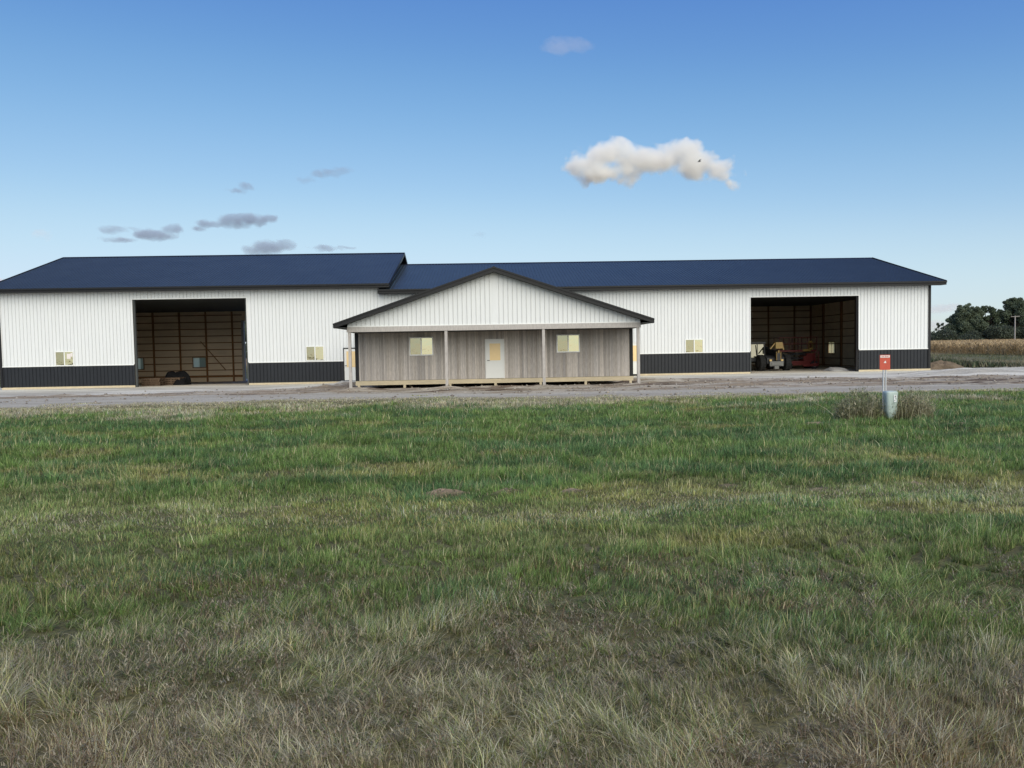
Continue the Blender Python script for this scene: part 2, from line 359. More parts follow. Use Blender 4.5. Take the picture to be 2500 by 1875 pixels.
# ---------------------------------------------------------------- loose clods and stones on the bare ground
def clods(n, seed):
    rg = np.random.default_rng(seed); x = rg.uniform(-24, 34, n); y = rg.uniform(27.5, 44, n)
    e0, e1, e2 = bands(x, y); p = np.where((y > e1) & (y < e2), 1., np.where((y > e0) & (y < e1), .35, .12))*(vn(x*.5, y*1.2, 66) > .42)
    k = rg.random(n) < p; x, y = x[k], y[k]; n = len(x); r = .012+.075*rg.random(n)**4
    oc = np.array([(1,0,0),(0,1,0),(-1,0,0),(0,-1,0),(0,0,1),(0,0,-.6)], float)
    d = oc[None]*(.6+.8*rg.random((n, 6, 1))); a = rg.random(n)*6.28; ca, sa = np.cos(a)[:, None], np.sin(a)[:, None]
    P = np.stack([d[..., 0]*ca-d[..., 1]*sa, d[..., 0]*sa+d[..., 1]*ca, d[..., 2]*.7], -1)*r[:, None, None]
    P += np.stack([x, y, gz(x, y)+r*.2], -1)[:, None]
    T = np.array([(0,1,4),(1,2,4),(2,3,4),(3,0,4),(1,0,5),(2,1,5),(3,2,5),(0,3,5)])
    F = (np.arange(n)[:, None, None]*6+T[None]).reshape(-1, 3)
    c = mixc((.22,.17,.125), (.40,.37,.31), rg.random(n))*(.6+.6*rg.random((n, 1)))
    return tag(fast_mesh('clods', P.reshape(-1, 3), F, M['dirt'], np.repeat(c, 6, 0)), 'loose clods and stones strewn over the bare yard', 'clods', kind='stuff')
clods(9000, 4)
# ---------------------------------------------------------------- buildings
PITCH = .2286
def rib_profile(x0, x1, h=.026, phase=0., pitch=PITCH):
    """(x, outward offset) of a ribbed steel panel"""
    pts = [(x0, 0)]
    k = math.floor((x0-phase)/pitch)
    while True:
        c = phase+k*pitch; k += 1
        if c-.034 <= x0: continue
        if c+.034 >= x1: break
        if h > 0: pts += [(c-.034, 0), (c-.016, h), (c+.016, h), (c+.034, 0)]
        else: pts += [(c-.030, 0), (c-.022, .012), (c-.010, .012), (c-.009, h), (c+.009, h), (c+.010, .012), (c+.022, .012), (c+.030, 0)]
    pts.append((x1, 0)); return pts
def ribbed(mb, x0, x1, zb, zt, y, out=-1, axis='x', h=-.032, phase=0.):
    """vertical ribbed sheet; zb, zt numbers or functions of x; axis 'x' runs along x at depth y, axis 'y' runs along y at x=y"""
    pr = rib_profile(x0, x1, h, phase)
    ft = zt if callable(zt) else (lambda q: zt); fb = zb if callable(zb) else (lambda q: zb)
    # insert apex points of a callable top
    vs = []; fs = []
    for q, o in pr:
        for z in (fb(q), ft(q)):
            vs.append((q, y+out*o, z) if axis == 'x' else (y+out*o, q, z))
    for i in range(len(pr)-1): fs.append((2*i, 2*i+2, 2*i+3, 2*i+1))
    return mb.add(vs, fs)
def roof_slope(mb, x0, x1, ya, za, yb, zb, h=.024, phase=0., thick=.03):
    """ribs run up the slope from (ya,za) to (yb,zb), sheet spans x0..x1"""
    pr = rib_profile(x0, x1, h, phase); L = math.hypot(yb-ya, zb-za); n = (-(zb-za)/L, (yb-ya)/L)
    if n[1] < 0: n = (-n[0], -n[1])
    vs = []; fs = []
    for q, o in pr:
        vs += [(q, ya+n[0]*o, za+n[1]*o), (q, yb+n[0]*o, zb+n[1]*o)]
    for i in range(len(pr)-1): fs.append((2*i, 2*i+2, 2*i+3, 2*i+1))
    b = len(vs)
    vs += [(x0, ya-n[0]*thick, za-n[1]*thick), (x1, ya-n[0]*thick, za-n[1]*thick), (x1, yb-n[0]*thick, zb-n[1]*thick), (x0, yb-n[0]*thick, zb-n[1]*thick)]
    fs.append((b+3, b+2, b+1, b))
    return mb.add(vs, fs)
def window(parent, x0, x1, z0, z1, y, sign=-1, sticker=False):
    """horizontal sliding window, screened half on the left; frame stands proud of the ribs"""
    t = .055; yo = y+sign*.06; yi = y+sign*.002
    a, b = min(yo, yi), max(yo, yi)
    f = MB().box(x0, x1, a, b, z1-t, z1).box(x0, x1, a, b, z0, z0+t).box(x0, x0+t, a, b, z0+t, z1-t).box(x1-t, x1, a, b, z0+t, z1-t)
    fo = f.build('window', M['wtrim'], parent)
    xm = (x0+x1)/2; mid = MB().box(xm-.03, xm+.03, y+sign*.05 if sign < 0 else y, y if sign < 0 else y+.05, z0+t, z1-t).build('meeting_rail', M['wtrim'], fo)
    d = .006                               # panes lean back a hair, as hung
    def pane(xa, xb, yy, m):
        q = MB(); q.add([(xa, yy, z0+t), (xb, yy, z0+t), (xb, yy+d*-sign, z1-t), (xa, yy+d*-sign, z1-t), (xa, yy-sign*.018, z0+t), (xb, yy-sign*.018, z0+t), (xb, yy-sign*.018, z1-t), (xa, yy-sign*.018, z1-t)],
              [(0,1,2,3),(7,6,5,4),(0,4,5,1),(1,5,6,2),(2,6,7,3),(3,7,4,0)])
        return q.build('pane', m, fo)
    l = pane(x0+t, xm-.03, y+sign*.024, M['glass2']); l['label'] = 'dim pane behind an insect screen'
    pane(xm+.03, x1-t, y+sign*.036, M['glass'])
    if sticker:
        s = MB().box(xm+.16, xm+.40, y-.0405, y-.0385, z1-.50, z1-.17).box(x1-t-.14, x1-t-.03, y-.0405, y-.0385, z1-.36, z1-.12)
        s.build('sticker', M['signw'], fo)
    # house-side casing below and above
    return fo
def door(parent, x0, x1, z0, z1, y, pane=(.2, .8, .44, .9), trim=None, hinge_left=False):
    w = x1-x0; h = z1-z0; t = .05
    f = MB().box(x0-t, x0, y-.05, y, z0, z1+t).box(x1, x1+t, y-.05, y, z0, z1+t).box(x0, x1, y-.05, y, z1, z1+t)
    slab = MB().box(x0+.004, x1-.004, y-.032, y+.012, z0+.012, z1-.004).build('door', M['door'], parent)
    f.build('door_frame', trim or M['door'], slab)
    px0, px1, pz0, pz1 = x0+w*pane[0], x0+w*pane[1], z0+h*pane[2], z0+h*pane[3]
    b = .03; yy = y-.046
    bd = MB().box(px0-b, px1+b, yy, y-.033, pz1, pz1+b).box(px0-b, px1+b, yy, y-.033, pz0-b, pz0).box(px0-b, px0, yy, y-.033, pz0, pz1).box(px1, px1+b, yy, y-.033, pz0, pz1)
    bd.build('pane_bead', M['door'], slab)
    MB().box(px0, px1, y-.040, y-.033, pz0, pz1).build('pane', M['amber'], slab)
    hx = x0+.075
    MB().tube([(hx, y-.034, z0+h*.47), (hx, y-.085, z0+h*.47)], .022, 10).beam((hx-.01, y-.085, z0+h*.47), (hx+.11, y-.085, z0+h*.47), .022, .022).build('handle', M['handle'], slab)
    return slab

# ---- left shed (taller roof, its floor a little lower)
S1 = empty('machine_shed', (-19.6, YW, -.1), 'long white steel shed with taller dark roof and empty open bay, left of porch house', 'shed', 'white steel machine sheds')
LX0, LX1 = -31.95, -7.40; o0, o1 = -23.39, -16.07; lb, lw, le, lo = .0, 1.315, 6.12, 5.56
YE = YW-.6; ZE1 = 6.32; YRG = 59.35; ZR1 = 9.50
front = MB()
ribbed(front, LX0+.1, o0-.05, lw+.02, le, YW, -1); ribbed(front, o0-.05, o1+.05, lo+.04, le, YW, -1); ribbed(front, o1+.05, -9.87, lw+.02, le, YW, -1); ribbed(front, -9.87, -8.87, 2.2, le, YW, -1); ribbed(front, -8.87, LX1+.078, lw+.02, le, YW, -1)
front.build('wall', M['white'], S1, fixn=False)
jt = MB().box(LX0+.1, o0-.05, YW-.034, YW-.001, lw, lw+.055).box(o1+.05, -9.87, YW-.034, YW-.001, lw, lw+.055).box(o0-.05, o1+.05, YW-.034, YW-.001, lo+.002, lo+.05).box(o0-.05, o0-.002, YW-.034, YW-.001, lw+.056, lo).box(o1+.002, o1+.05, YW-.034, YW-.001, lw+.056, lo)
jt.build('edge_trim', M['wtrim'], S1)
for a, b in ((LX0+.1, o0-.02), (o1+.02, -9.87), (-8.87, LX1)):
    wn = MB(); ribbed(wn, a, b, lb, lw-.001, YW, -1); wn.build('wainscot', M['black'], S1, fixn=False)
MB().box(LX0+.02, o0-.02, YW-.045, YW-.004, -.17, -.004).build('skirt_board', M['sill'], S1)
MB().box(o1+.02, -9.87, YW-.045, YW-.004, -.16, -.004).build('skirt_board', M['sill'], S1)
# gable ends: wedge profile following the roof
def gable_top(y, ze, zr): return ze+(zr-ze)*(1-abs(y-YRG)/(YRG-YE))-.06
def gable(parent, x, out, ze, zr, zb=-.1, y0=YW, y1=YR, m='white'):
    mb = MB(); ribbed(mb, y0, YRG, zb, lambda q: gable_top(q, ze, zr), x, out, 'y'); ribbed(mb, YRG, y1, zb, lambda q: gable_top(q, ze, zr), x, out, 'y')
    return mb.build('wall', M[m], parent, fixn=False)
gable(S1, LX0, -1, ZE1, ZR1, -.5)
wg = MB(); ribbed(wg, YRG-4.3, YRG+.0, 6.2, lambda q: gable_top(q, ZE1, ZR1), LX1+.03, 1, 'y'); ribbed(wg, YW, YRG-4.3, 6.0, lambda q: gable_top(q, ZE1, ZR1), LX1+.03, 1, 'y'); ribbed(wg, YRG, YR, 5.9, lambda q: gable_top(q, ZE1, ZR1), LX1+.03, 1, 'y')
wg.build('wall', M['black'], S1, fixn=False)
ro = MB(); rx0, rx1 = LX0-.0+.62-.62+.6, LX1+.72
rx0 = -32.6
roof_slope(ro, rx0, rx1, YE, ZE1, YRG, ZR1); roof_slope(ro, rx0, rx1, 2*YRG-YE, ZE1, YRG, ZR1)
rf = ro.build('roof', M['roof'], S1, fixn=False)
MB().prism([(YRG-.2, ZR1-.03), (YRG, ZR1+.05), (YRG+.2, ZR1-.03)], rx0, rx1, 'yz').build('ridge_cap', M['trim'], rf)
def rakes(parent, x, ze, zr, w=.04, h=.22):
    for ya, yb in ((YE, YRG), (2*YRG-YE, YRG)):
        MB().beam((x, ya, ze-.06), (x, yb, zr-.06), w, h).build('rake_trim', M['trim'], parent)
rakes(rf, rx1+.02, ZE1, ZR1); rakes(rf, rx0-.02, ZE1, ZR1)
MB().box(rx0, rx1, YE-.03, YE-.002, ZE1-.25, ZE1+.01).build('fascia', M['trim'], S1)
MB().box(rx0, rx1, YE-.10, YE-.032, ZE1-.10, ZE1-.005).build('gutter', M['trim'], S1)
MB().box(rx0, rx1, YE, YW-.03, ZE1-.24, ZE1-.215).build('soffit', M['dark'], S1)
MB().box(LX0-.05, LX0+.1, YW-.05, YW+.1, -.02, le).build('corner_trim', M['trim'], S1)
MB().box(LX1-.06, LX1+.08, YW-.045, YW-.002, 5.95, le).build('corner_trim', M['wtrim'], S1)
window(S1, -28.46, -27.26, 1.345, 2.30, YW, sticker=True); window(S1, -12.30, -11.10, 1.385, 2.36, YW)
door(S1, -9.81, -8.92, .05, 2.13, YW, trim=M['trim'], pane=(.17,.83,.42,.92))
# opening jambs and header
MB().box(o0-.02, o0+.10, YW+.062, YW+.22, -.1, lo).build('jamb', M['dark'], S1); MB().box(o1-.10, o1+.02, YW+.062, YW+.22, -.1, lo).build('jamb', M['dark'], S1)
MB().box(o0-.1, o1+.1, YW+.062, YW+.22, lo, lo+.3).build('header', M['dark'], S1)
# interior: lining, posts, girts, braces
inn = MB(); inn.box(LX0+.1, -31.5, YR, YR+.03, -.6, 6.2).box(-31.5, -31.0, YR, YR+.03, -.6, .72).box(-31.5, -31.0, YR, YR+.03, 1.72, 6.2).box(-31.0, -26.62, YR, YR+.03, -.6, 6.2).box(-26.62, -25.52, YR, YR+.03, -.6, .80).box(-26.62, -25.52, YR, YR+.03, 1.66, 6.2).box(-25.52, -22.02, YR, YR+.03, -.6, 6.2).box(-14.7, LX1, YR, YR+.03, -.6, 6.2).box(-22.02, -14.7, YR, YR+.03, 4.82, 6.2)
inn.build('rear_wall', M['inner'], S1)
MB().box(LX0+.09, LX0+.12, YW+.1, YR, -.5, 6.0).build('side_lining', M['inner'], S1)
MB().box(LX1-.12, LX1-.09, YW+.1, YR, -.5, 6.0).build('partition', M['dark'], S1)
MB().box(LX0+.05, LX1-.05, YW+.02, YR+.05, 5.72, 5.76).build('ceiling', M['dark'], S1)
for x in (-31.72, -30.03, -27.72, -25.40, -23.08):
    MB().box(x-.065, x+.065, YR-.14, YR-.002, -.55, 5.7).build('post', M['brownw'], S1)
MB().box(-22.24, -22.03, YR-.22, YR+.12, -.55, 4.9).build('door_post', M['greypost'], S1)
for i in range(10):
    z = -.10+.61*i
    segs = [(-31.6, -22.22)] if not 0.8 < z < 1.7 else [(-30.9, -26.7), (-25.44, -22.22)]
    for a, b in segs: MB().box(a, b, YR-.055, YR-.0021, z-.035, z+.045 if i else z+.16).build('girt', M['brownw'], S1)
MB().beam((-25.84, YR-.24, 3.1), (-23.7, YR-.24, .5), .04, .13, (0,1,0)).build('brace', M['brownw'], S1)
for y in (52.7, 55.2, 57.7, 60.2, 62.7, 65.2): MB().box(LX0+.122, LX0+.26, y-.09, y+.09, -.5, 5.7).build('post', M['brownw'], S1)
def backwindow(parent, x0, x1, z0, z1, y):
    fo = MB().box(x0-.07, x1+.07, y-.06, y-.003, z1, z1+.06).box(x0-.07, x1+.07, y-.06, y-.003, z0-.06, z0).box(x0-.07, x0, y-.06, y-.003, z0, z1).box(x1, x1+.07, y-.06, y-.003, z0, z1).build('window', M['brownw'], parent)
    xm = (x0+x1)/2
    MB().box(x0, xm, y-.03, y-.004, z0, z1).build('pane', M['backlit'], fo); p = MB().box(xm, x1, y-.024, y-.004, z0, z1).build('pane', M['backlit2'], fo)
# daylight seen through the dusty rear panes
def clearpane(name, colr):
    m = bpy.data.materials.new(name); m.use_nodes = True; n = m.node_tree; n.nodes.remove(n.nodes['Principled BSDF'])
    t = n.nodes.new('ShaderNodeBsdfTranslucent'); t.inputs['Color'].default_value = (*colr, 1); n.links.new(t.outputs[0], n.nodes['Material Output'].inputs[0]); return m
M['backlit'] = clearpane('dusty_pane', (.85,.78,.58)); M['backlit2'] = clearpane('screened_dusty_pane', (.50,.47,.34))
backwindow(S1, -26.62, -25.52, .80, 1.66, YR); backwindow(S1, -31.5, -31.0, .72, 1.72, YR)

# ---- right shed
S2 = empty('machine_shed', (11, YW, 0), 'long white steel shed, lower dark roof, machinery in its bay, right of porch house', 'shed', 'white steel machine sheds')
RX0, RX1 = LX1+.06, 29.40; q0, q1 = 17.21, 24.53; rb, rw, re_, ro_ = .12, 1.435, 5.74, 5.08
ZE2 = 5.93; ZR2 = 8.62
front = MB(); dx0, dx1 = 8.74, 9.74
ribbed(front, RX0+.02, dx0, rw+.02, re_, YW+.001, -1); ribbed(front, dx0, dx1, 2.24, re_, YW+.001, -1); ribbed(front, dx1, q0-.05, rw+.02, re_, YW+.001, -1); ribbed(front, q0-.05, q1+.05, ro_+.04, re_, YW+.001, -1); ribbed(front, q1+.05, RX1-.1, rw+.02, re_, YW+.001, -1)
front.build('wall', M['white'], S2, fixn=False)
MB().box(dx1, q0-.05, YW-.034, YW-.001, rw, rw+.055).box(q1+.05, RX1-.1, YW-.034, YW-.001, rw, rw+.055).box(q0-.05, q1+.05, YW-.034, YW-.001, ro_+.002, ro_+.05).box(q0-.05, q0-.002, YW-.034, YW-.001, rw+.056, ro_).box(q1+.002, q1+.05, YW-.034, YW-.001, rw+.056, ro_).build('edge_trim', M['wtrim'], S2)
for a, b in ((RX0+.1, dx0), (dx1, q0-.02), (q1+.02, RX1-.1)):
    wn = MB(); ribbed(wn, a, b, rb, rw-.001, YW, -1); wn.build('wainscot', M['black'], S2, fixn=False)
MB().box(dx1, q0-.02, YW-.045, YW-.004, -.05, rb-.004).build('skirt_board', M['sill'], S2)
MB().box(q1+.02, RX1+.06, YW-.045, YW-.004, -.06, rb-.004).build('skirt_board', M['sill'], S2)
gm2 = MB(); ft2 = lambda q: gable_top(q, ZE2, ZR2)
ribbed(gm2, YW, YRG, -.05, ft2, RX1, 1, 'y'); ribbed(gm2, YRG, 63.8, -.05, ft2, RX1, 1, 'y'); ribbed(gm2, 63.8, 65.0, -.05, 1.09, RX1, 1, 'y'); ribbed(gm2, 63.8, 65.0, 2.04, ft2, RX1, 1, 'y'); ribbed(gm2, 65.0, YR, -.05, ft2, RX1, 1, 'y')
gm2.build('wall', M['white'], S2, fixn=False)
ro = MB(); sx0, sx1 = RX0-.06, RX1+.75
roof_slope(ro, LX1+.06, sx1, YE, ZE2, YRG+.1, ZR2, .03); roof_slope(ro, LX1+.06, sx1, 2*YRG-YE, ZE2, YRG+.1, ZR2)
rf = ro.build('roof', M['roof'], S2, fixn=False)
MB().prism([(YRG-.1, ZR2-.03), (YRG+.1, ZR2+.05), (YRG+.3, ZR2-.03)], LX1+.06, sx1, 'yz').build('ridge_cap', M['trim'], rf)
rakes(rf, sx1+.02, ZE2, ZR2)
MB().box(LX1-.02, sx1, YE-.03, YE-.002, ZE2-.25, ZE2+.01).build('fascia', M['trim'], S2)
MB().box(LX1-.02, sx1, YE-.10, YE-.032, ZE2-.10, ZE2-.005).build('gutter', M['trim'], S2)
MB().box(LX1+.0, sx1, YE, YW-.03, ZE2-.24, ZE2-.215).build('soffit', M['dark'], S2)
MB().box(RX1-.1, RX1+.06, YW-.05, YW+.12, rb, re_).build('corner_trim', M['trim'], S2)
MB().box(LX1-.03, LX1+.04, YE-.035, YW+.3, ZE2-.26, ZE2+.12).build('eave_end', M['trim'], S2)
window(S2, 12.78, 14.02, 1.445, 2.38, YW)
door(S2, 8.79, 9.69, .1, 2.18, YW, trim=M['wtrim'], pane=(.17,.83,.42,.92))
MB().box(q0-.02, q0+.06, YW+.062, YW+.22, -.05, ro_).build('jamb', M['dark'], S2); MB().box(q1-.10, q1+.02, YW+.062, YW+.22, -.05, ro_).build('jamb', M['trim'], S2)
MB().box(q0-.1, q1+.1, YW+.062, YW+.22, ro_, ro_+.3).build('header', M['dark'], S2)
MB().box(LX1+.1, RX1-.1, YR, YR+.03, -.2, 5.7).build('rear_wall', M['inner'], S2)
MB().box(RX1-.13, RX1-.10, YW+.1, 63.81, -.1, 5.6).box(RX1-.13, RX1-.10, 64.99, YR, -.1, 5.6).box(RX1-.13, RX1-.10, 63.81, 64.99, -.1, 1.1).box(RX1-.13, RX1-.10, 63.81, 64.99, 2.03, 5.6).build('side_lining', M['inner'], S2)
MB().box(LX1+.02, RX1-.05, YW+.02, YR+.05, 5.40, 5.44).build('ceiling', M['dark'], S2)
for x in (18.0, 20.4, 22.8, 25.25, 27.65, 29.15): MB().box(x-.055, x+.055, YR-.14, YR-.002, -.1, 5.4).build('post', M['brownw'], S2)
for i in range(10):
    z = .06+.61*i
    if z < 5.4: MB().box(17, 29.1, YR-.055, YR-.0021, z-.03, z+.04).build('girt', M['brownw'], S2)
for y in (52.7, 55.2, 57.6, 60, 62.5, 65.9): MB().box(RX1-.29, RX1-.132, y-.08, y+.08, -.1, 5.4).build('post', M['brownw'], S2)
for i in range(8):
    z = .06+.61*i
    if abs(z-1.5) > .3: MB().box(RX1-.18, RX1-.131, 50.5, 68.3, z-.02, z+.035).build('girt', M['brownw'], S2)
wy = MB().box(RX1-.19, RX1-.133, 63.75, 65.05, 2.03, 2.09).box(RX1-.19, RX1-.133, 63.75, 65.05, 1.04, 1.1).box(RX1-.19, RX1-.133, 63.75, 63.81, 1.1, 2.03).box(RX1-.19, RX1-.133, 64.99, 65.05, 1.1, 2.03).build('window', M['brownw'], S2)
MB().box(RX1-.16, RX1-.135, 63.81, 64.95, 1.1, 2.03).build('pane', M['backlit'], wy)
MB().box(RX1-.17, RX1-.161, 64.36, 64.42, 1.1, 2.03).build('meeting_rail', M['wtrim'], wy)

# ---- porch house
YG, YP = 37.97, 40.17; HW = 7.315; HB, HBT = 2.90, 3.15
H = empty('porch_house', (0, YP, 0), 'low house with white gable, grey board front and open porch, between the two sheds', 'house')
SL = .337; ZA = 5.97; YK = YG-.48
def slope_z(x): return ZA-abs(x)*SL
g = MB(); ribbed(g, -HW, 0, HBT+.002, lambda q: slope_z(q)-.22, YG, -1, h=-.036); ribbed(g, 0, HW, HBT+.002, lambda q: slope_z(q)-.22, YG, -1, h=-.036)
g.build('gable', M['white'], H, fixn=False)
MB().box(-HW, HW, YG-.034, YG-.0005, HBT+.001, HBT+.045).build('edge_trim', M['wtrim'], H)
MB().box(-HW-.03, HW+.03, YG-.03, YG+.11, HB, HBT).build('porch_beam', M['greypost'], H)
for s in (-1, 1): MB().box(s*(HW-.05)-.05, s*(HW-.05)+.05, YG+.112, YP+.0, HB, HBT-.003).build('porch_beam', M['greypost'], H)
for x in (-7.235, -2.44, 2.44, 7.22): MB().box(x-.07, x+.07, YG-.0, YG+.139, -.12, HB-.001).build('porch_post', M['greypost'], H)
# roof: two ribbed slopes running front to back
def side_slope(s):
    mb = MB(); pr = rib_profile(YK, 50.10, .024, YK+.1); xe = 7.93; n = Vector((s*SL, 0, 1)).normalized(); vs = []; fs = []
    for q, o in pr: vs += [(s*xe+n.x*o, q, slope_z(xe)+n.z*o), (n.x*0, q, ZA+o/n.z)]
    for i in range(len(pr)-1): fs.append((2*i, 2*i+2, 2*i+3, 2*i+1))
    b = len(vs); t = .03
    vs += [(s*xe, YK, slope_z(xe)-t), (s*xe, 50.10, slope_z(xe)-t), (0, 50.10, ZA-t), (0, YK, ZA-t)]; fs.append((b, b+1, b+2, b+3))
    mb.add(vs, fs); return mb
mb = side_slope(-1); m2 = side_slope(1); mb.add(m2.v, m2.f)
hr = mb.build('roof', M['roof'], H, fixn=False)
MB().prism([(-.2, ZA-.05), (0, ZA+.045), (.2, ZA-.05)], YK, 49.9).build('ridge_cap', M['trim'], hr)
for s in (-1, 1):
    e = 7.93
    P = [(0, ZA+.02), (s*e, slope_z(e)+.02), (s*e, slope_z(e)-.06), (0, ZA-.06)]
    MB().prism(P, YK-.055, YK-.003).build('rake_trim', M['trim'], hr)
    P = [(0, ZA-.062), (s*(e-.03), slope_z(e-.03)-.062), (s*(e-.03), slope_z(e-.03)-.22), (0, ZA-.22)]
    MB().prism(P, YK-.025, YK+.01).build('rake_board', M['trim'], H)
    MB().box(min(s*e, s*(e-.03)), max(s*e, s*(e-.03)), YK, 50.05, slope_z(e)-.19, slope_z(e)-.0305).build('fascia', M['trim'], H)
    MB().prism([(0, ZA-.20), (s*(e-.031), slope_z(e-.031)-.20), (s*(e-.031), slope_z(e-.031)-.22), (0, ZA-.22)], YK+.011, YG-.035).build('rake_soffit', M['dark'], H)
    MB().box(min(s*(e-.03), s*(HW+.01)), max(s*(e-.03), s*(HW+.01)), YK+.011, 50.05, slope_z(e)-.20, slope_z(e)-.18).build('soffit', M['dark'], H)
MB().box(-HW+.01, HW-.01, YG+.112, YP-.002, HB-.012, HB-.003).build('porch_ceiling', M['dark'], H)
# front wall of upright weathered boards
bw = MB(); x = -7.17
while x < 7.17-.02:
    wd = random.choice((.06,.085,.085,.11,.14)); x2 = min(x+wd, 7.17)
    # boards broken round window and door openings
    base = random.random(); cc = np.array((.465,.42,.38))*(.72+.46*base)+np.array((.02,.012,0))*(random.random()-.5)*1.6
    bw.cc = tuple(np.clip(cc, .03, 1)); yy = YP-.001-.012*random.random()
    bw.box(x+.003, x2-.003, yy, YP+.03, .385, HBT-.1); x = x2
bw.build('front_wall', M['greyw'], H, colattr=True)
MB().box(-7.2, 7.2, YP+.031, YP+.06, .3, HBT).build('wall_backing', M['dark'], H)
for s in (-1, 1):
    sw = MB(); ribbed(sw, YP+.1, 50.0, .38, slope_z(HW)-.02, s*HW, s, 'y'); sw.build('side_wall', M['white'], H, fixn=False)
    MB().box(min(s*7.17, s*7.355), max(s*7.17, s*7.355), YP-.03, YP+.12, .30, HBT-.05).build('corner_trim', M['trim'], H)
MB().box(-7.36, 7.36, YP-.05, YP-.008, .145, .372).build('rim_board', M['sill'], H)
MB().box(-7.3, 7.3, YP+.0, 50., .24, .36).build('house_floor', M['sill'], H)
for i in range(7):
    x = -7.19+i*2.40; MB().box(x-.065, x+.065, YP-.06, YP+.07, -.3, .143).build('pier', M['sill'], H)
    if 0 < i < 6: MB().box(x-.07, x+.07, YP+3, YP+3.14, -.3, .239).build('pier', M['sill'], H)
window(H, -4.50, -3.24, 1.665, 2.635, YP-.014); window(H, 3.28, 4.52, 1.69, 2.645, YP-.014)
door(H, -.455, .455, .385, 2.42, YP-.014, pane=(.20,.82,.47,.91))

# ---------------------------------------------------------------- things in the left bay
def pallet(loc, rz, label, first=None):
    if first is not None:
        r = first.copy(); col.objects.link(r)
        for ch in first.children:
            c = ch.copy(); col.objects.link(c); c.parent = r
    else:
        r = empty('pallet', (0,0,0), '', 'pallet', 'wooden pallets stacked inside the left bay'); r['_abs'] = 0
        d = MB()
        for i in range(7): d.box(-.6+i*.1835, -.6+i*.1835+.1, -.5, .5, .112, .13)
        d.build('deck_board', M['pallet'], r)
        for y in (-.46, 0, .46): MB().box(-.6, .6, y-.03, y+.03, .02, .111).build('stringer', M['pallet'], r)
        b = MB()
        for x in (-.55, 0, .55): b.box(x-.05, x+.05, -.5, .5, 0, .019)
        b.build('bottom_board', M['pallet'], r)
    r.location = loc; r.rotation_euler = (0, 0, rz); r['label'] = label; return r
zf = gz1(-23, 52.2)
p0 = None
ordn = ('bottom', 'second from bottom', 'second from top', 'topmost')
for k in range(4):
    p = pallet((-23.15+.02*math.sin(k*2.1), 52.35+.03*math.cos(k*1.7), zf+.01+k*.1315), math.pi/2*0+.02*math.sin(k*3), 'brown wooden pallet, %s of the stack just inside the left bay' % ordn[k], p0); p0 = p0 or p
for k in range(4):
    pallet((-22.38, 53.75+.02*k, zf-.02+k*.1315), .05-.02*k, 'brown wooden pallet, %s of the stack half behind the front pallets' % ordn[k], p0)
def heap(name, loc, sx, sy, sz, m, label, cat, seed, kind=None, n=40, rough=.25, flat=1.0, lump=.12):
    vs = []; fs = []; rr = 14
    for i in range(rr+1):
        t = i/rr
        for k in range(n):
            a = 2*math.pi*k/n; ca, sa = math.cos(a), math.sin(a)
            sq = 1/max(abs(ca), abs(sa))**.55
            q = 1-t; z = (1-(q**(2.2*flat)))
            j = 1+rough*(float(vn(np.array([ca*1.7+5+t*2]), np.array([sa*1.7+5]), seed)[0])-.5)*2
            vs.append((ca*sq*sx*q*j if i else ca*sq*sx*j, sa*sq*sy*q*j if i else sa*sq*sy*j, sz*z*(.8+.4*float(vn(np.array([ca*q*2+9]), np.array([sa*q*2+3]), seed+5)[0]))-.06*(i == 0)))
    for i in range(rr):
        for k in range(n): fs.append((i*n+k, i*n+(k+1) % n, (i+1)*n+(k+1) % n, (i+1)*n+k))
    fs.append(tuple(rr*n+k for k in range(n)))
    vs = [(v[0], v[1], v[2]+(lump*sz*(float(fbm(np.array([v[0]*2.6+seed]), np.array([v[1]*2.6]), seed+9)[0])-.5) if v[2] > .03 else 0)) for v in vs]
    mb = MB(); mb.add([(loc[0]+v[0], loc[1]+v[1], loc[2]+v[2]) for v in vs], fs)
    o = mb.build(name, m, None, smooth=True); return tag(o, label, cat, kind=kind)
heap('tarp_bundle', (-22.5, 54.7, zf-.03), .85, .38, .86, M['tarp'], 'black plastic covered bundle heaped behind the pallets in the left bay', 'tarp', 3, flat=2.6)
heap('tarp_bundle', (-21.75, 53.6, zf-.03), .42, .5, .5, M['tarp'], 'small slumped black plastic bundle at the right end of the pallets', 'tarp', 8, flat=1.2)

# ---------------------------------------------------------------- telehandler
T = empty('telehandler', (20.4, 56, 0), 'yellow and black telehandler facing out of the right bay', 'telehandler')
def wheel(parent, c, r, w, axis='y', hub='steel'):
    pr = [(r*.55, -w/2), (r*.93, -w/2), (r, -w*.36), (r, w*.36), (r*.93, w/2), (r*.55, w/2)]
    tb = MB().lathe(pr, c, 28, axis)
    for k in range(18):                        # tread lugs
        a = 2*math.pi*k/18
        for sgn in (-1, 1):
            p = [Vector((0, 0, 0)), Vector((0, 0, 0))]
            for i, (t, aa) in enumerate(((0.02*sgn, a), (sgn*w*.46, a+.16))):
                v = (math.cos(aa)*r*1.01, math.sin(aa)*r*1.01)
                p[i] = Vector(c)+(Vector((t, v[0], v[1])) if axis == 'x' else Vector((v[0], t, v[1])))
            tb.beam(p[0], p[1], .07, .05)
    wo = tb.build('wheel', M['tyre'], parent)
    MB().lathe([(.02, -w/2-.012), (r*.5, -w/2-.012), (r*.54, -w/2+.03), (r*.54, w/2-.03), (r*.5, w/2+.012), (.02, w/2+.012)], c, 24, axis).build('rim', M[hub], wo)
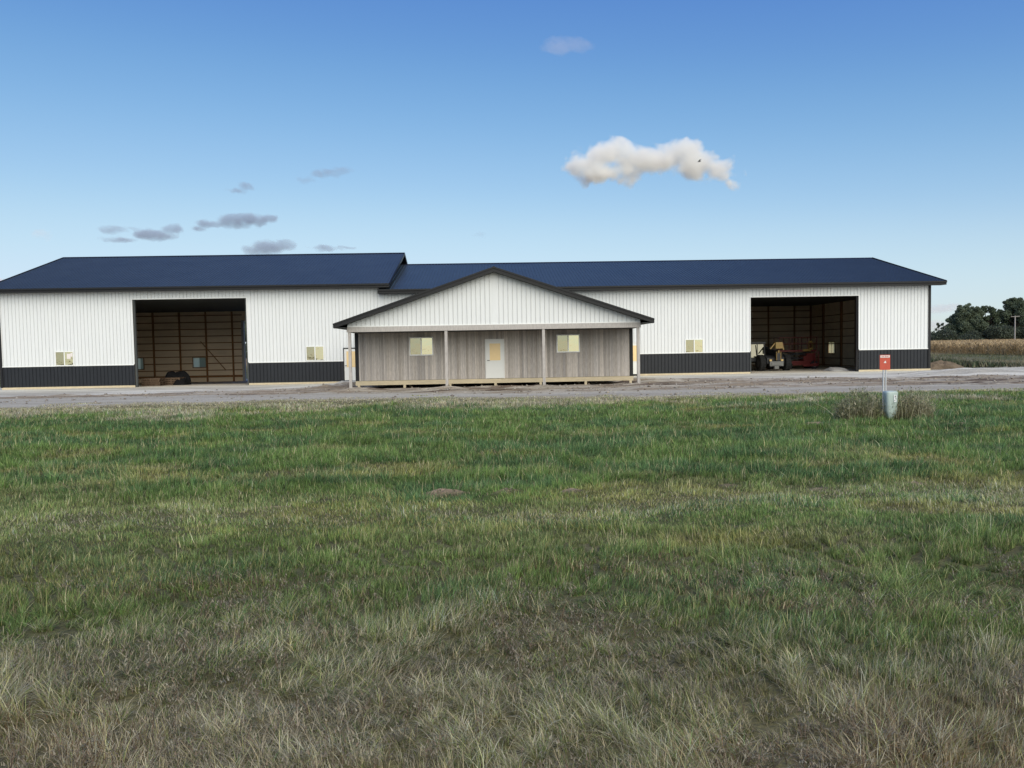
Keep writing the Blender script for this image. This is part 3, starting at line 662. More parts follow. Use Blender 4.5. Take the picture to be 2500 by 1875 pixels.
for x in (19.55, 21.42):
    wheel(T, (x, 54.75, .58), .58, .40, 'x', 'scuff'); wheel(T, (x, 57.9, .58), .58, .40, 'x', 'scuff')
MB().box(19.85, 21.1, 54.3, 58.6, .55, .95).prism([(54.3,.95),(58.8,.95),(58.8,1.25),(57.4,1.3),(54.6,1.1)], 19.8, 21.15, 'yz').build('chassis', M['scuff'], T)
MB().box(19.98, 20.96, 54.05, 54.28, .36, .70).box(20.1, 20.84, 54.0, 54.06, .42, .6).box(20.3, 20.6, 53.98, 54.2, .16, .36).build('front_plate', M['steel'], T)
for x in (20.05, 20.89): MB().box(x-.08, x+.08, 54.1, 54.22, .72, .84).build('headlight', M['lamp'], T)
MB().beam((20.62, 54.25, 1.15), (20.62, 59.2, 1.95), .32, .36).box(20.47, 20.77, 54.0, 54.4, .75, 1.3).build('boom', M['scuff'], T)
MB().box(20.36, 20.86, 53.95, 54.4, 1.62, 2.08).beam((20.36, 54.1, 2.02), (20.0, 54.1, 1.6), .08, .1, (0,1,0)).beam((20.86, 54.1, 2.02), (20.98, 54.1, 1.52), .08, .1, (0,1,0)).build('boom_head', M['yellow'], T)
MB().box(20.42, 20.46, 53.97, 54.1, .78, 1.4).box(20.72, 20.76, 53.97, 54.1, .78, 1.4).beam((20.6, 54.05, 1.5), (20.6, 54.05, .95), .09, .09).build('fork_carriage', M['yellow'], T)
cb = MB()                                       # cab: posts and roof round glass
for x in (18.92, 20.02):
    cb.beam((x, 55.2, .95), (x, 55.35, 2.0), .07, .07); cb.beam((x, 56.9, .95), (x, 56.8, 2.0), .07, .07)
cb.box(18.87, 20.07, 55.2, 56.9, 2.0, 2.12).box(19.42, 19.47, 55.14, 55.2, 1.0, 1.95).box(18.87, 20.07, 55.15, 56.95, .70, .98)
cbo = cb.build('cab', M['scuff'], T)
MB().prism([(55.2,.99),(55.215,.99),(55.365,1.98),(55.35,1.98)], 18.97, 19.97, 'yz').build('windscreen', M['cab_glass'], cbo); MB().box(18.97, 19.97, 56.8, 56.82, .99, 1.98).build('rear_window', M['glass2'], cbo)
MB().beam((18.75, 55.0, 1.35), (18.75, 55.0, 1.9), .05, .18).beam((18.75, 55, 1.3), (19.0, 55.3, 1.1), .04, .04).build('mirror', M['scuff'], T)

# ---------------------------------------------------------------- scissor lift
SLF = empty('scissor_lift', (23.6, 58.3, 0), 'red scissor lift with railed platform parked beside the telehandler', 'scissor lift')
MB().box(22.5, 25.0, 57.75, 58.85, .28, .62).prism([(23.9,.2),(25.0,.2),(25.0,.42),(23.8,.34)], 57.55, 57.76).build('chassis', M['red'], SLF)
for x in (22.75, 24.8):
    for y in (57.72, 58.9): wheel(SLF, (x, y, .30), .30, .22, 'y', 'steel')
sa = MB()
for y in (57.95, 58.65):
    for k in range(2): sa.beam((22.7, y, .66+.34*k), (24.8, y, .98+.34*k), .05, .10, (0,1,0)); sa.beam((24.8, y+.07, .66+.34*k), (22.7, y+.07, .98+.34*k), .05, .10, (0,1,0))
sa.build('scissor_arm', M['scuff'], SLF)
MB().box(22.1, 25.0, 57.7, 58.9, 1.34, 1.46).build('platform', M['red'], SLF)
MB().box(23.9, 24.5, 57.62, 57.7, 1.36, 1.52).build('toe_board', M['yellow'], SLF); 
rl = MB()
for y in (57.74, 58.86):
    for z in (1.95, 2.45): rl.beam((22.1, y, z), (25.0, y, z), .045, .045)
    for x in (22.1, 22.85, 23.55, 24.3, 25.0): rl.beam((x, y, 1.46), (x, y, 2.45), .045, .045)
for x in (22.1, 25.0):
    for z in (1.95, 2.45): rl.beam((x, 57.74, z), (x, 58.86, z), .045, .045)
rl.build('guard_rail', M['rail'], SLF)
MB().box(24.32, 24.62, 57.5, 57.72, 1.5, 1.62).beam((24.34, 57.6, 1.5), (24.34, 57.6, 2.1), .04, .04).beam((24.6, 57.6, 1.5), (24.6, 57.6, 2.1), .04, .04).box(24.34, 24.6, 57.56, 57.66, 2.02, 2.14).build('control_box', M['yellow'], SLF)
ld = MB()
for y in (57.5,): 
    for x in (24.75, 25.05): ld.beam((x, y, .25), (x, y, 1.4), .05, .05)
    for k in range(4): ld.beam((24.75, y, .4+.28*k), (25.05, y, .4+.28*k), .04, .04)
ld.build('ladder', M['red'], SLF)
MB().box(22.25, 22.65, 57.3, 57.72, .45, .95).build('battery_box', M['red'], SLF)
MB().box(24.0, 24.95, 57.76, 58.84, .63, 1.0).box(24.2, 24.9, 57.7, 58.9, 1.0, 1.2).build('hydraulic_housing', M['red'], SLF)
hg = heap('gravel_pile', (23.9, 52.5, .0), .62, 1.3, .26, M['floor'], 'low grey gravel pile against the right jamb of the right bay', 'gravel pile', 12)

# ---------------------------------------------------------------- red marker sign and utility pedestal in the lawn
SG = empty('marker_sign', (9.68, 18.9, 0), 'small red sign on two thin pale stakes behind the green pedestal', 'sign')
MB().box(9.54, 9.81, 18.885, 18.893, 1.225, 1.605).build('panel', M['sign'], SG)
MB().box(9.555, 9.795, 18.881, 18.8848, 1.535, 1.592).build('header_strip', M['signw'], SG)
hs = MB()
for a, b in ((9.585,9.602),(9.612,9.622),(9.632,9.652),(9.672,9.69),(9.70,9.71),(9.72,9.742),(9.752,9.762)): hs.box(a, b, 18.879, 18.8808, 1.552, 1.577)
hs.build('header_text', M['sign'], SG)
MB().add([(9.64,18.881,1.40),(9.705,18.881,1.395),(9.695,18.881,1.455),(9.675,18.881,1.44),(9.655,18.881,1.43)], [(0,1,2,3,4)]).box(9.668, 9.684, 18.8805, 18.8846, 1.42, 1.452).build('symbol', M['signw'], SG)
MB().lathe([(.006,-.004),(.006,.004)], (9.675, 18.882, 1.585), 10, 'y').build('bolt', M['handle'], SG)
g0 = gz1(9.66, 18.92)
MB().tube([(9.645, 18.915, g0-.1), (9.648, 18.905, 1.5)], .021, 10).build('stake', M['galv'], SG); MB().tube([(9.712, 18.915, g0-.1), (9.708, 18.905, 1.5)], .017, 10).build('stake', M['galv'], SG)
PD = empty('utility_pedestal', (9.28, 17.9, 0), 'pale green plastic utility pedestal with white sticker among dry weeds', 'utility pedestal')
g1 = gz1(9.28, 17.9)
def ring(r, z, sq=.75, c=(9.285, 17.9), n=24):
    o = []
    for k in range(n):
        a = 2*math.pi*k/n; ca, sa = math.cos(a), math.sin(a); rr = r/(abs(ca)**5+abs(sa)**5)**.2
        o.append((c[0]+rr*ca+(.012 if z < .2 else 0)*0, c[1]+rr*sa*.85, z))
    return o
lv = [(.045,g1-.05),(.060,g1+.03),(.085,g1+.12),(.125,g1+.20),(.130,g1+.24),(.142,g1+.60),(.148,.70),(.138,.735),(.11,.75)]
vs = []; fs = []
for r, z in lv: vs += ring(r, z)
n = 24
for i in range(len(lv)-1):
    for k in range(n): fs.append((i*n+k, i*n+(k+1) % n, (i+1)*n+(k+1) % n, (i+1)*n+k))
fs.append(tuple((len(lv)-1)*n+k for k in range(n)))
MB().add(vs, fs).build('housing', M['ped'], PD, smooth=True)
MB().box(9.30, 9.365, 17.768, 17.772, .49, .66).build('sticker', M['sticker'], PD)
MB().box(9.322, 9.348, 17.7655, 17.7675, .60, .645).box(9.31, 9.335, 17.7655, 17.7675, .52, .535).box(9.34, 9.357, 17.7655, 17.7675, .555, .585).build('sticker_print', M['steel'], PD)
MB().add([(9.265,17.772,.385),(9.283,17.772,.33),(9.277,17.772,.375),(9.279,17.772,.392)], [(0,1,2,3)]).box(9.262, 9.266, 17.771, 17.774, .46, .47).build('scuff_mark', M['ink'], PD)

# ---------------------------------------------------------------- poles and wire
def tpole(x, y, h, arm, r, label, wires=False):
    z0 = gz1(x, y)
    P = empty('utility_pole', (x, y, z0), label, 'utility pole', 'utility poles at the field edge')
    MB().tube([(x, y, z0-.2), (x, y, z0+h)], [r, r*.8], 10).build('pole', M['pole'], P)
    MB().beam((x-arm, y-.12, z0+h-.25), (x+arm, y-.12, z0+h-.2), .10, .13).build('crossarm', M['pole'], P)
    for s in (-.85, .0, .85): MB().lathe([(.03,0),(.06,.05),(.05,.12),(.02,.16)], (x+arm*s, y-.12, z0+h-.12), 8).build('insulator', M['steel'], P)
tpole(134.6, 190, 7.55, 1.15, .17, 'pale wooden pole with single crossarm in front of the dark trees'); tpole(149.6, 230, 6.0, 1.0, .12, 'thin distant grey pole half lost against the trees')
wv = [Vector((134.7+t*45, 189.88-t*6, gz1(134, 190)+7.55-.02-1.2*math.sin(t*math.pi*.5)*.4)) for t in np.linspace(0, 1, 12)]
tag(MB().tube(wv, .03, 5).build('power_line', M['wire']), 'thin power line leaving the crossarm of the pale pole', 'power line')

# ---------------------------------------------------------------- trees
def leaf_cloud(cents, rad, nper, size, cbase, seed, squash=.8):
    rg = np.random.default_rng(seed); V = []; C = []
    for (c, r) in zip(cents, rad):
        n = int(nper*r*r)
        d = rg.normal(size=(n, 3)); d /= np.linalg.norm(d, axis=1)[:, None]
        rr = r*(.45+.6*rg.random(n)**.6)*(.8+.4*vn(d[:, 0]*3+c[0], d[:, 2]*3+c[1], seed))
        p = np.array(c)+d*rr[:, None]*np.array((1, 1, squash)); s = size*(.5+rg.random(n))
        a = rg.normal(size=(n, 3)); a /= np.linalg.norm(a, axis=1)[:, None]; b = np.cross(a, rg.normal(size=(n, 3))); b /= np.linalg.norm(b, axis=1)[:, None]
        q = np.stack([p-a*s[:, None], p+b*s[:, None]*.55, p+a*s[:, None], p-b*s[:, None]*.55], 1); V.append(q.reshape(-1, 3))
        cc = np.array(cbase)*(.55+.9*rg.random((n, 1)))*np.array((1, 1, 1))+rg.normal(size=(n, 3))*.003
        C.append(np.repeat(np.clip(cc, .004, 1), 4, 0))
    V = np.concatenate(V); C = np.concatenate(C); return V, np.arange(len(V)).reshape(-1, 4), C
def tree(name, x, y, h, w, label, seed, cbase=(.036,.052,.024), trunk=.35, lobes=16, nper=190, size=.42, gap=0., group='trees beyond the corn field', low=.12, cat='tree'):
    rd = random.Random(seed); z0 = gz1(x, y)
    t = empty(name, (x, y, z0), label, cat, group)
    tb = MB(); tb.tube([(x, y, z0-.3), (x+.1*rd.random(), y, z0+h*.3), (x+.3*rd.uniform(-1, 1), y, z0+h*.62)], [trunk, trunk*.75, trunk*.3], 9)
    cents = []; rad = []
    for k in range(lobes):
        f = (k+.5)/lobes; zz = low+(.97-low)*f**.9
        env = math.sin(math.pi*min(1, (zz-low*.4)/(1.02-low*.4))**.75)**.6
        a = k*2.4+rd.random(); rr = w/2*env*rd.uniform(.35, .85)
        c = (x+rr*math.cos(a), y+rr*math.sin(a), z0+h*min(zz, .90)); cents.append(c); rad.append(w*rd.uniform(.09, .17)*(1-gap*.3))
        tb.tube([(x, y, z0+h*min(.55, zz*.55+.05)), ((x+c[0])/2, (y+c[1])/2, z0+h*(.25+.4*zz)), c], [trunk*.4, trunk*.22, trunk*.06], 5)
    for k in range(int(lobes*1.3)):                 # ragged twiggy sprays past the crown's edge
        b = rd.randrange(lobes//3, lobes); c = cents[b]; d = Vector((rd.uniform(-1, 1), rd.uniform(-.6, .6), rd.uniform(.0, 1.5))).normalized()*rad[b]*rd.uniform(1.0, 1.45)
        q = (c[0]+d.x, c[1]+d.y, c[2]+d.z); cents.append(q); rad.append(w*rd.uniform(.035, .075)); tb.tube([c, q], [trunk*.1, trunk*.03], 4)
    tb.build('trunk', M['bark'], t)
    V, F, C = leaf_cloud(cents, rad, nper, size, cbase, seed)
    fast_mesh('crown', V, F, M['leaf'], C, t)
    return t
GRN = (.135,.165,.105)
def px(x, y): return x
TR = [('deciduous_tree', 139.6, 217, 10.7, 12.5, 'broad rounded dark tree left of the open crowned tree', 1, GRN, 20, .25),
      ('deciduous_tree', 129.3, 222, 4.6, 7.5, 'low dark bushy tree at the left end of the tree line', 2, (.09,.11,.072), 14, 0.1),
      ('deciduous_tree', 147.0, 219, 11.4, 9.0, 'open crowned tree with sky gaps in mid tree line', 3, (.09,.115,.066), 15, 1.15),
      ('deciduous_tree', 155.0, 218, 13.4, 11, 'tallest dark tree rising directly behind the pale pole', 4, (.12,.15,.095), 18, .7),
      ('deciduous_tree', 158.5, 224, 12.6, 11, 'tall dark tree at the right edge of the photo', 5, (.12,.15,.095), 18, .4),
      ('deciduous_tree', 149.5, 224, 7.4, 12, 'dense dark tree filling the gap left of the tallest tree', 6, (.072,.095,.06), 16, 0.),
      ('sapling', 132.6, 219, 6.9, 4.2, 'thin ragged small tree near the shed corner', 7, (.09,.105,.07), 8, 1.3)]
for (nm, x, y, h, wd, lab, sd_, cb_, lb_, gp) in TR: tree(nm, x, y, h, wd, lab, sd_, cb_, .32, int(lb_*1.9), 820 if gp < .5 else 620, .165, gp)
# bushy undergrowth below the tree line: one mass nobody could count
cs = []; rs = []
rdx = random.Random(5)
for k in range(95):
    x = 124+k*.6+rdx.uniform(-1, 1); y = 210+rdx.uniform(-4, 6); r = rdx.uniform(1.6, 3.0); cs.append((x, y, gz1(x, y)+r*rdx.uniform(.3, .9)+(1.2 if x > 138 else 0))); rs.append(r)
V, F, C = leaf_cloud(cs, rs, 260, .2, (.07,.085,.058), 91); tag(fast_mesh('undergrowth', V, F, M['leaf'], C), 'dark brush along the foot of the tree line', 'undergrowth', kind='stuff')
tree('deciduous_tree', -60.6, 187, 9.5, 9, 'dark tree seen through the gap at the left bay rear doorway', 21, GRN, .3, 16, 200, .42, .2, 'trees behind the left shed')

# ---------------------------------------------------------------- corn
def blades(xy, hgt, wid, lean, seed, colr, segs=2, face=None, z=None, stiff=.0):
    """grass-like strips. xy (n,2); returns V,F(tri),C"""
    rg = np.random.default_rng(seed); n = len(xy); x, y = xy[:, 0], xy[:, 1]
    z = gz(x, y) if z is None else z
    az = rg.random(n)*2*np.pi if face is None else face
    dx, dy = np.cos(az), np.sin(az)                       # lean direction
    wx, wy = -dy, dx                                        # width direction
    tw = (rg.random(n)-.5)*1.8; wx, wy = wx*np.cos(tw)-wy*np.sin(tw), wx*np.sin(tw)+wy*np.cos(tw)
    ts = np.linspace(0, 1, segs+1); V = []; 
    for i, t in enumerate(ts):
        out = lean*hgt*(t**1.7); up = hgt*np.sqrt(np.clip(1-(lean*.8)**2, .05, 1))*(t-.28*lean*t*t)
        wdt = wid*(1-t**1.6)*.5 if i < segs else 0*wid
        cx, cy_, cz = x+dx*out, y+dy*out, z-.006+up
        if i < segs: V += [np.stack([cx-wx*wdt, cy_-wy*wdt, cz], -1), np.stack([cx+wx*wdt, cy_+wy*wdt, cz], -1)]
        else: V.append(np.stack([cx, cy_, cz], -1))
    k = len(V); V = np.stack(V, 1).reshape(-1, 3); T = []
    for i in range(segs-1): a = 2*i; T += [(a, a+1, a+3), (a, a+3, a+2)]
    a = 2*(segs-1); T.append((a, a+1, a+2))
    F = (np.arange(n)[:, None, None]*k+np.array(T)[None]).reshape(-1, 3); return V, F, np.repeat(colr, k, 0)
def cat_mesh(parts):
    V = []; F = []; C = []; b = 0
    for v, f, c in parts: V.append(v); F.append(f+b); C.append(c); b += len(v)
    return np.concatenate(V), np.concatenate(F), np.concatenate(C)
def corn_edge(y): return 62.7+(y-88)*.186
n = 60000; yy = 58+rng.random(n)**.7*150; xx = corn_edge(yy)+rng.random(n)**1.6*130
keep = (xx/yy < .98); depth = xx-corn_edge(yy); keep &= (rng.random(n) < np.where(depth < 6, 1, .45)); xx, yy = xx[keep], yy[keep]
xx = np.round(xx/.76)*.76*1.0+rng.normal(size=len(xx))*.06; ok = xx > corn_edge(yy)-.3; xx, yy = xx[ok], yy[ok]
n = len(xx); base = np.stack([xx, yy], -1); prt = []
hh = 1.62*(.88+.24*rng.random(n)); tone = rng.random((n, 1))
cc = np.array((.52,.38,.20))*(.55+.75*tone); cc = cc*(.8+.4*rng.random((n, 1)))
prt.append(blades(base, hh, np.full(n, .045), .1+.1*rng.random(n), 1, cc*.9))
for k in range(5):
    f = (.25+.13*k); z = gz(xx, yy)+hh*f
    c2 = np.array((.58,.43,.235))*(.45+.85*rng.random((n, 1)))
    prt.append(blades(base, .55+.25*rng.random(n), np.full(n, .075), .75+.25*rng.random(n), 10+k, c2, z=z))
dk = mixc((.36,.26,.13), (.10,.075,.04), np.clip(1-hh/1.6, 0, 1))
V, F, C = cat_mesh(prt); tag(fast_mesh('corn_field', V, F, M['corn'], C), 'standing dry tan corn field beyond the right shed', 'corn', kind='stuff')
# rough weeds between the yard and the corn, and behind the sheds
n = 26000; xs = 29.8+rng.random(n)*52; ys = 51+rng.random(n)*75
k = (xs < corn_edge(ys)+.6) & (xs/ys > .50) & (xs/ys < 1.0); xs, ys = xs[k], ys[k]
k = ~((ys < 52+1.5*vn(xs*.5, xs*0, 3)) | (vn(xs*.25, ys*.25, 33) < .22)); xs, ys = xs[k], ys[k]; n = len(xs)
pt = ss(.35, .65, fbm(xs*.18, ys*.18, 34)); c = mixc((.13,.14,.06), (.31,.255,.155), pt)*(.6+.8*rng.random((n, 1)))
pr = [blades(np.stack([xs, ys], -1), (.12+.30*rng.random(n))*(.7+.9*pt), .02+.025*rng.random(n), .2+.6*rng.random(n), 5, c)]
n = 4000; xs = 30.2+rng.random(n)**1.4*9; ys = 52.5+rng.random(n)*7; c = mixc((.065,.09,.045), (.17,.145,.095), rng.random(n)**2)*(.6+.9*rng.random((n, 1)))    # taller dark weeds behind the earth mound
zz = gz(xs, ys)+.15*rng.random(n)
pr.append(blades(np.stack([xs, ys], -1), (.45+.5*rng.random(n))*np.exp(-((xs-31.5)/5)**2)+.1, .06+.05*rng.random(n), .3+.6*rng.random(n), 6, c, z=zz))
n = 7000; xs = -75+rng.random(n)*50; ys = 74+rng.random(n)*60; c = np.array((.12,.12,.05))*(.6+.8*rng.random((n, 1)))
pr.append(blades(np.stack([xs, ys], -1), .3+.5*rng.random(n), .04+.04*rng.random(n), .2+.5*rng.random(n), 7, c))
V, F, C = cat_mesh(pr); tag(fast_mesh('rough_weeds', V, F, M['blade'], C), 'rough green and brown weeds between the yard and the corn', 'weeds', kind='stuff')
hm = heap('earth_mound', (30.9, 51.6, -.02), 1.25, .85, .56, M['floor'], 'brown earth mound beside the right shed corner', 'earth mound', 31, n=72, rough=.42, lump=.7)
M['earth'] = mat('bare_earth', (.15,.115,.08), .95, .1, var=.3, scale=3, bump=.05, bscale=5); hm.data.materials[0] = M['earth']

# ---------------------------------------------------------------- lawn
def lawn():
    prt = []
    y0, y1 = 2.2, 32.8
    n = 1450000
    u = rng.random(n); y = (math.sqrt(y0)+u*(math.sqrt(y1)-math.sqrt(y0)))**2            # pdf ~ y^-0.5 : density falls as y^-1.5
    x = -.39+.032*y+(rng.random(n)*2-1)*(y*.80+.7)
    n2 = 620000; y2 = (math.sqrt(.8)+rng.random(n2)*(math.sqrt(y1)-math.sqrt(.8)))**2; sd2 = np.where(rng.random(n2) < .5, -1, 1)      # margins beside and below the frame
    x2 = -.39+.032*y2+sd2*np.where(y2 < 2.6, rng.random(n2)*6.5, y2*.80+.7+rng.random(n2)*5.5)
    x = np.concatenate([x, x2]); y = np.concatenate([y, y2]); n = len(x)
    e0, _, _ = bands(x, y); k = y < e0+.35*(rng.random(n)-.3)+.25*(vn(x*1.3, y, 2)-.5)+1.6*ss(.60, .78, vn(x*.9, y*1.6, 64))
    x, y = x[k], y[k]
    g, t, b = lawn_state(x, y); mm = mound_mask(x, y)
    thin = np.clip(1.0-.95*np.clip(mm*1.5, 0, 1), 0, 1)*(.75+.25*ss(.22, .45, fbm(x*1.1, y*1.7, 41)))
    thin = thin*(1-.6*ss(26, 29.5, y)*(1-g))
    # tussocks: pull blades towards clump centres
    k = rng.random(len(x)) < thin; x, y, g, t, b = x[k], y[k], g[k], t[k], b[k]; n = len(x)
    cell = .19; qx = x*.83+y*.56+.5*(fbm(x*1.3, y*1.3, 62)-.5); qy = -x*.56+y*.83+.5*(fbm(x*1.3, y*1.3, 63)-.5); jx = np.floor(qx/cell); jy = np.floor(qy/cell)
    cx = (jx+.2+.6*_h(jx, jy, 5))*cell; cy_ = (jy+.2+.6*_h(jx, jy, 6))*cell; pull = .45*_h(jx, jy, 7)*(1-.8*ss(6.2, 7.2, y)*ss(10, 9, y))
    ax = (cx-qx)*pull; ay = (cy_-qy)*pull; x = x+ax*.83-ay*.56; y = y+ax*.56+ay*.83
    tus = _h(jx, jy, 8)
    sel = rng.random(n)
    lush = np.array((.165,.25,.070)); blue = np.array((.115,.20,.075)); yel = np.array((.285,.285,.095)); tan = np.array((.54,.45,.285)); grey = np.array((.44,.41,.31)); brn = np.array((.22,.145,.085)); drab = np.array((.225,.255,.095))
    hue = fbm(x*.8, y*1.2, 71)
    c = np.where((sel < g)[:, None], mixc(lush, blue, ss(.4, .62, hue)), mixc(drab, yel, ss(.4, .6, fbm(x*.6+3, y*1.1, 72))))
    s2 = rng.random(n); c = np.where((s2 < t*.9)[:, None], mixc(tan, grey, rng.random(n)), c)
    s3 = rng.random(n); c = np.where((s3 < b*.75)[:, None], mixc(brn, tan, rng.random(n)**3), c)
    straw = rng.random(n) < .10*(1-.5*g); c = np.where(straw[:, None], mixc(tan, yel, rng.random(n)), c)
    cl_ = fbm(x*2.4, y*3.2, 76, 3); c = c*(.88+.34*ss(.25, .75, cl_))[:, None]; yb = (ss(6.6, 7.4, y)*ss(9.4, 8.8, y))[:, None]; c = c*(1+.12*yb)
    c = c*(.38+1.25*rng.random((n, 1))**1.15)*(.85+.35*tus[:, None])
    hgt = (.034+.042*rng.random(n))*(.75+.6*tus) * (1+.75*g*ss(8, 11, y)) * (1+.5*ss(.5, .7, fbm(x*1.4, y*2, 73)))
    hgt = hgt*(.8+.5*ss(.3, .7, cl_))*(1+.10*ss(6, 4, y)); hgt = hgt*np.where(straw, 1.35, 1.)*(1-.28*ss(6.6, 7.2, y)*ss(9.5, 8.6, y))*(1-.5*ss(26, 29, y))
    wid = .0029*(np.maximum(y, 2.6)/3.)**.82*(.7+.6*rng.random(n))
    lean = np.clip(.10+.70*rng.random(n)**1.2+.35*ss(6, 4, y)*ss(.3, .6, fbm(x*1.1, y*1.5, 78))+.25*(fbm(x*.9, y*1.3, 75)-.4)*(1-.5*g), .1, 1.05)
    flow = fbm(x*.5, y*.7, 81)*4*np.pi+rng.normal(size=n)*1.5
    nr = y < 7
    for msk, sg in ((nr, 3), (~nr, 2)):
        prt.append(blades(np.stack([x, y], -1)[msk], hgt[msk], wid[msk], lean[msk], 3+sg, c[msk], sg, face=flow[msk]))
    # matted fallen straw in the foreground and fringe
    n = 42000; y = (math.sqrt(2.2)+rng.random(n)*(math.sqrt(12)-math.sqrt(2.2)))**2; x = -.39+.032*y+(rng.random(n)*2-1)*(y*.86+.8)
    g, t, b = lawn_state(x, y); k = (rng.random(n) < .06+t*.6) & (fbm(x*1.3, y*1.9, 91) > .42); x, y = x[k], y[k]; n = len(x)
    c = mixc((.56,.47,.31), (.47,.43,.32), rng.random(n))*(.7+.5*rng.random((n, 1)))
    prt.append(blades(np.stack([x, y], -1), (.05+.07*rng.random(n)), .0028*(y/3)**.8*(.7+.6*rng.random(n)), .75+.45*rng.random(n), 14, c, 3, face=fbm(x*.7, y*.9, 82)*5*np.pi+rng.normal(size=n)*.7, z=gz(x, y)+.02*rng.random(n)))
    # small leaved dead weeds: stems with tiny curled leaves
    n = 2600; y = (math.sqrt(2.3)+rng.random(n)*(math.sqrt(5.5)-math.sqrt(2.3)))**2; x = -.39+.032*y+(rng.random(n)*2-1)*(y*.86+.8)
    k = fbm(x*1.2, y*1.6, 95) > .52; x, y = x[k], y[k]; n = len(x)
    for j in range(16):
        hh = .02+.11*rng.random(n); a = rng.random(n)*6.28; rr = .035*rng.random(n)
        c = mixc((.21,.15,.10), (.36,.33,.24), rng.random(n))*(.6+.7*rng.random((n, 1)))
        prt.append(blades(np.stack([x+rr*np.cos(a), y+rr*np.sin(a)], -1), .010+.018*rng.random(n), .0035+.0045*rng.random(n), .5+.6*rng.random(n), 200+j, c, 2, z=gz(x, y)+hh))
    for j in range(2): prt.append(blades(np.stack([x, y], -1), .10+.08*rng.random(n), np.full(n, .004), .3+.5*rng.random(n), 230+j, np.tile((.2,.14,.09), (n, 1)), 3))
    V, F, C = cat_mesh(prt)
    return tag(fast_mesh('grass', V, F, M['blade'], np.clip(C, .01, .8)), 'unmown lawn of green, straw and brown grass in the foreground', 'grass', kind='stuff')
lawn()

# dry weed clumps either side of the pedestal
def weed(cx, cy_, rx, h, seed, label, dead):
    rg = np.random.default_rng(seed); n = 620; a = rg.random(n)*6.28; r = rx*np.sqrt(rg.random(n)); x = cx+r*np.cos(a)*1.0; y = cy_+r*np.sin(a)*.6
    c = mixc((.46,.40,.26), (.25,.27,.13), rg.random(n)**(1 if dead else .6))*(.6+.7*rg.random((n, 1)))
    pr = [blades(np.stack([x, y], -1), h*(.35+.7*rg.random(n)**1.3)*(1.1-.55*r/rx), .008+.006*rg.random(n), .2+.75*rg.random(n), seed, c, 4, face=a+rg.normal(size=n)*.7)]
    for j in range(6):
        f = rg.random(n); hh = h*(.1+.8*rg.random(n)**1.4)*(1.05-.6*r/rx); q = .14*rg.random(n)*(.4+f)
        c = mixc((.42,.37,.24), (.22,.25,.12), rg.random(n)**(1.2 if dead else .6))*(.5+.8*rg.random((n, 1)))
        pr.append(blades(np.stack([x+np.cos(a+j)*q, y+np.sin(a+j)*q], -1), .05+.09*rg.random(n), .010+.014*rg.random(n), .5+.6*rg.random(n), seed+10+j, c, 2, z=gz(x, y)+hh))
    m = 110; a2 = rg.random(m)*6.28; r2 = rx*1.05*np.sqrt(rg.random(m)); sx_ = cx+r2*np.cos(a2); sy_ = cy_-.1*rg.random(m)+r2*np.sin(a2)*.6
    cs_ = mixc((.62,.54,.38), (.46,.44,.27), rg.random(m))*(.7+.5*rg.random((m, 1)))
    pr.append(blades(np.stack([sx_, sy_], -1), h*(.35+.75*rg.random(m)), .009+.006*rg.random(m), .15+.85*rg.random(m), seed+40, cs_, 4, face=a2+rg.normal(size=m)*.9, z=gz(sx_, sy_)+.12*rg.random(m)))
    for j in range(5):                     # pale dried seed sprays along the stems
        q = rg.random(m)*.12; zz = gz(sx_, sy_)+h*(.25+.6*rg.random(m))*(1.05-.5*r2/rx)
        pr.append(blades(np.stack([sx_+q*np.cos(a2*3+j), sy_-.05+q*np.sin(a2*3+j)], -1), .04+.07*rg.random(m), .008+.010*rg.random(m), .4+.6*rg.random(m), seed+50+j, cs_, 2, z=zz))
    V, F, C = cat_mesh(pr); o = fast_mesh('dry_weed', V-np.array((cx, cy_, 0)), F, M['blade'], C); o.location = (cx, cy_, 0); return tag(o, label, 'weed', 'dry weeds round the utility pedestal')
weed(8.70, 18.2, .58, .98, 1, 'tangled grey green weed clump left of the utility pedestal', False)
weed(9.80, 17.95, .50, .92, 2, 'brown seedy dead weed clump right of the utility pedestal', True)

# ---------------------------------------------------------------- bird
bd = MB(); bx = Vector((16.6, 60, 16.45))
bd.tube([bx+Vector((-.20,0,-.02)), bx+Vector((-.12,0,0)), bx+Vector((0,0,.01)), bx+Vector((.12,0,.0)), bx+Vector((.26,0,.02))], [.02,.055,.07,.045,.012], 8)
for s in (-1, 1):
    p = [bx+Vector((-.06,s*.04,.03)), bx+Vector((.08,s*.04,.03)), bx+Vector((.10,s*.24,.15)), bx+Vector((.20,s*.42,.20)), bx+Vector((.02,s*.26,.17)), bx+Vector((-.04,s*.2,.13))]
    q = [v+Vector((0,0,.012)) for v in p]; bd.add(p+q, [(0,1,2,3,4,5),(11,10,9,8,7,6)]+[(i,(i+1)%6,6+(i+1)%6,6+i) for i in range(6)])
bd.v = [tuple(bx+(Vector(v)-bx)*.62) for v in bd.v]
tag(bd.build('bird', M['bird'], None, smooth=True), 'tiny dark bird flying in front of the large white cloud', 'bird')

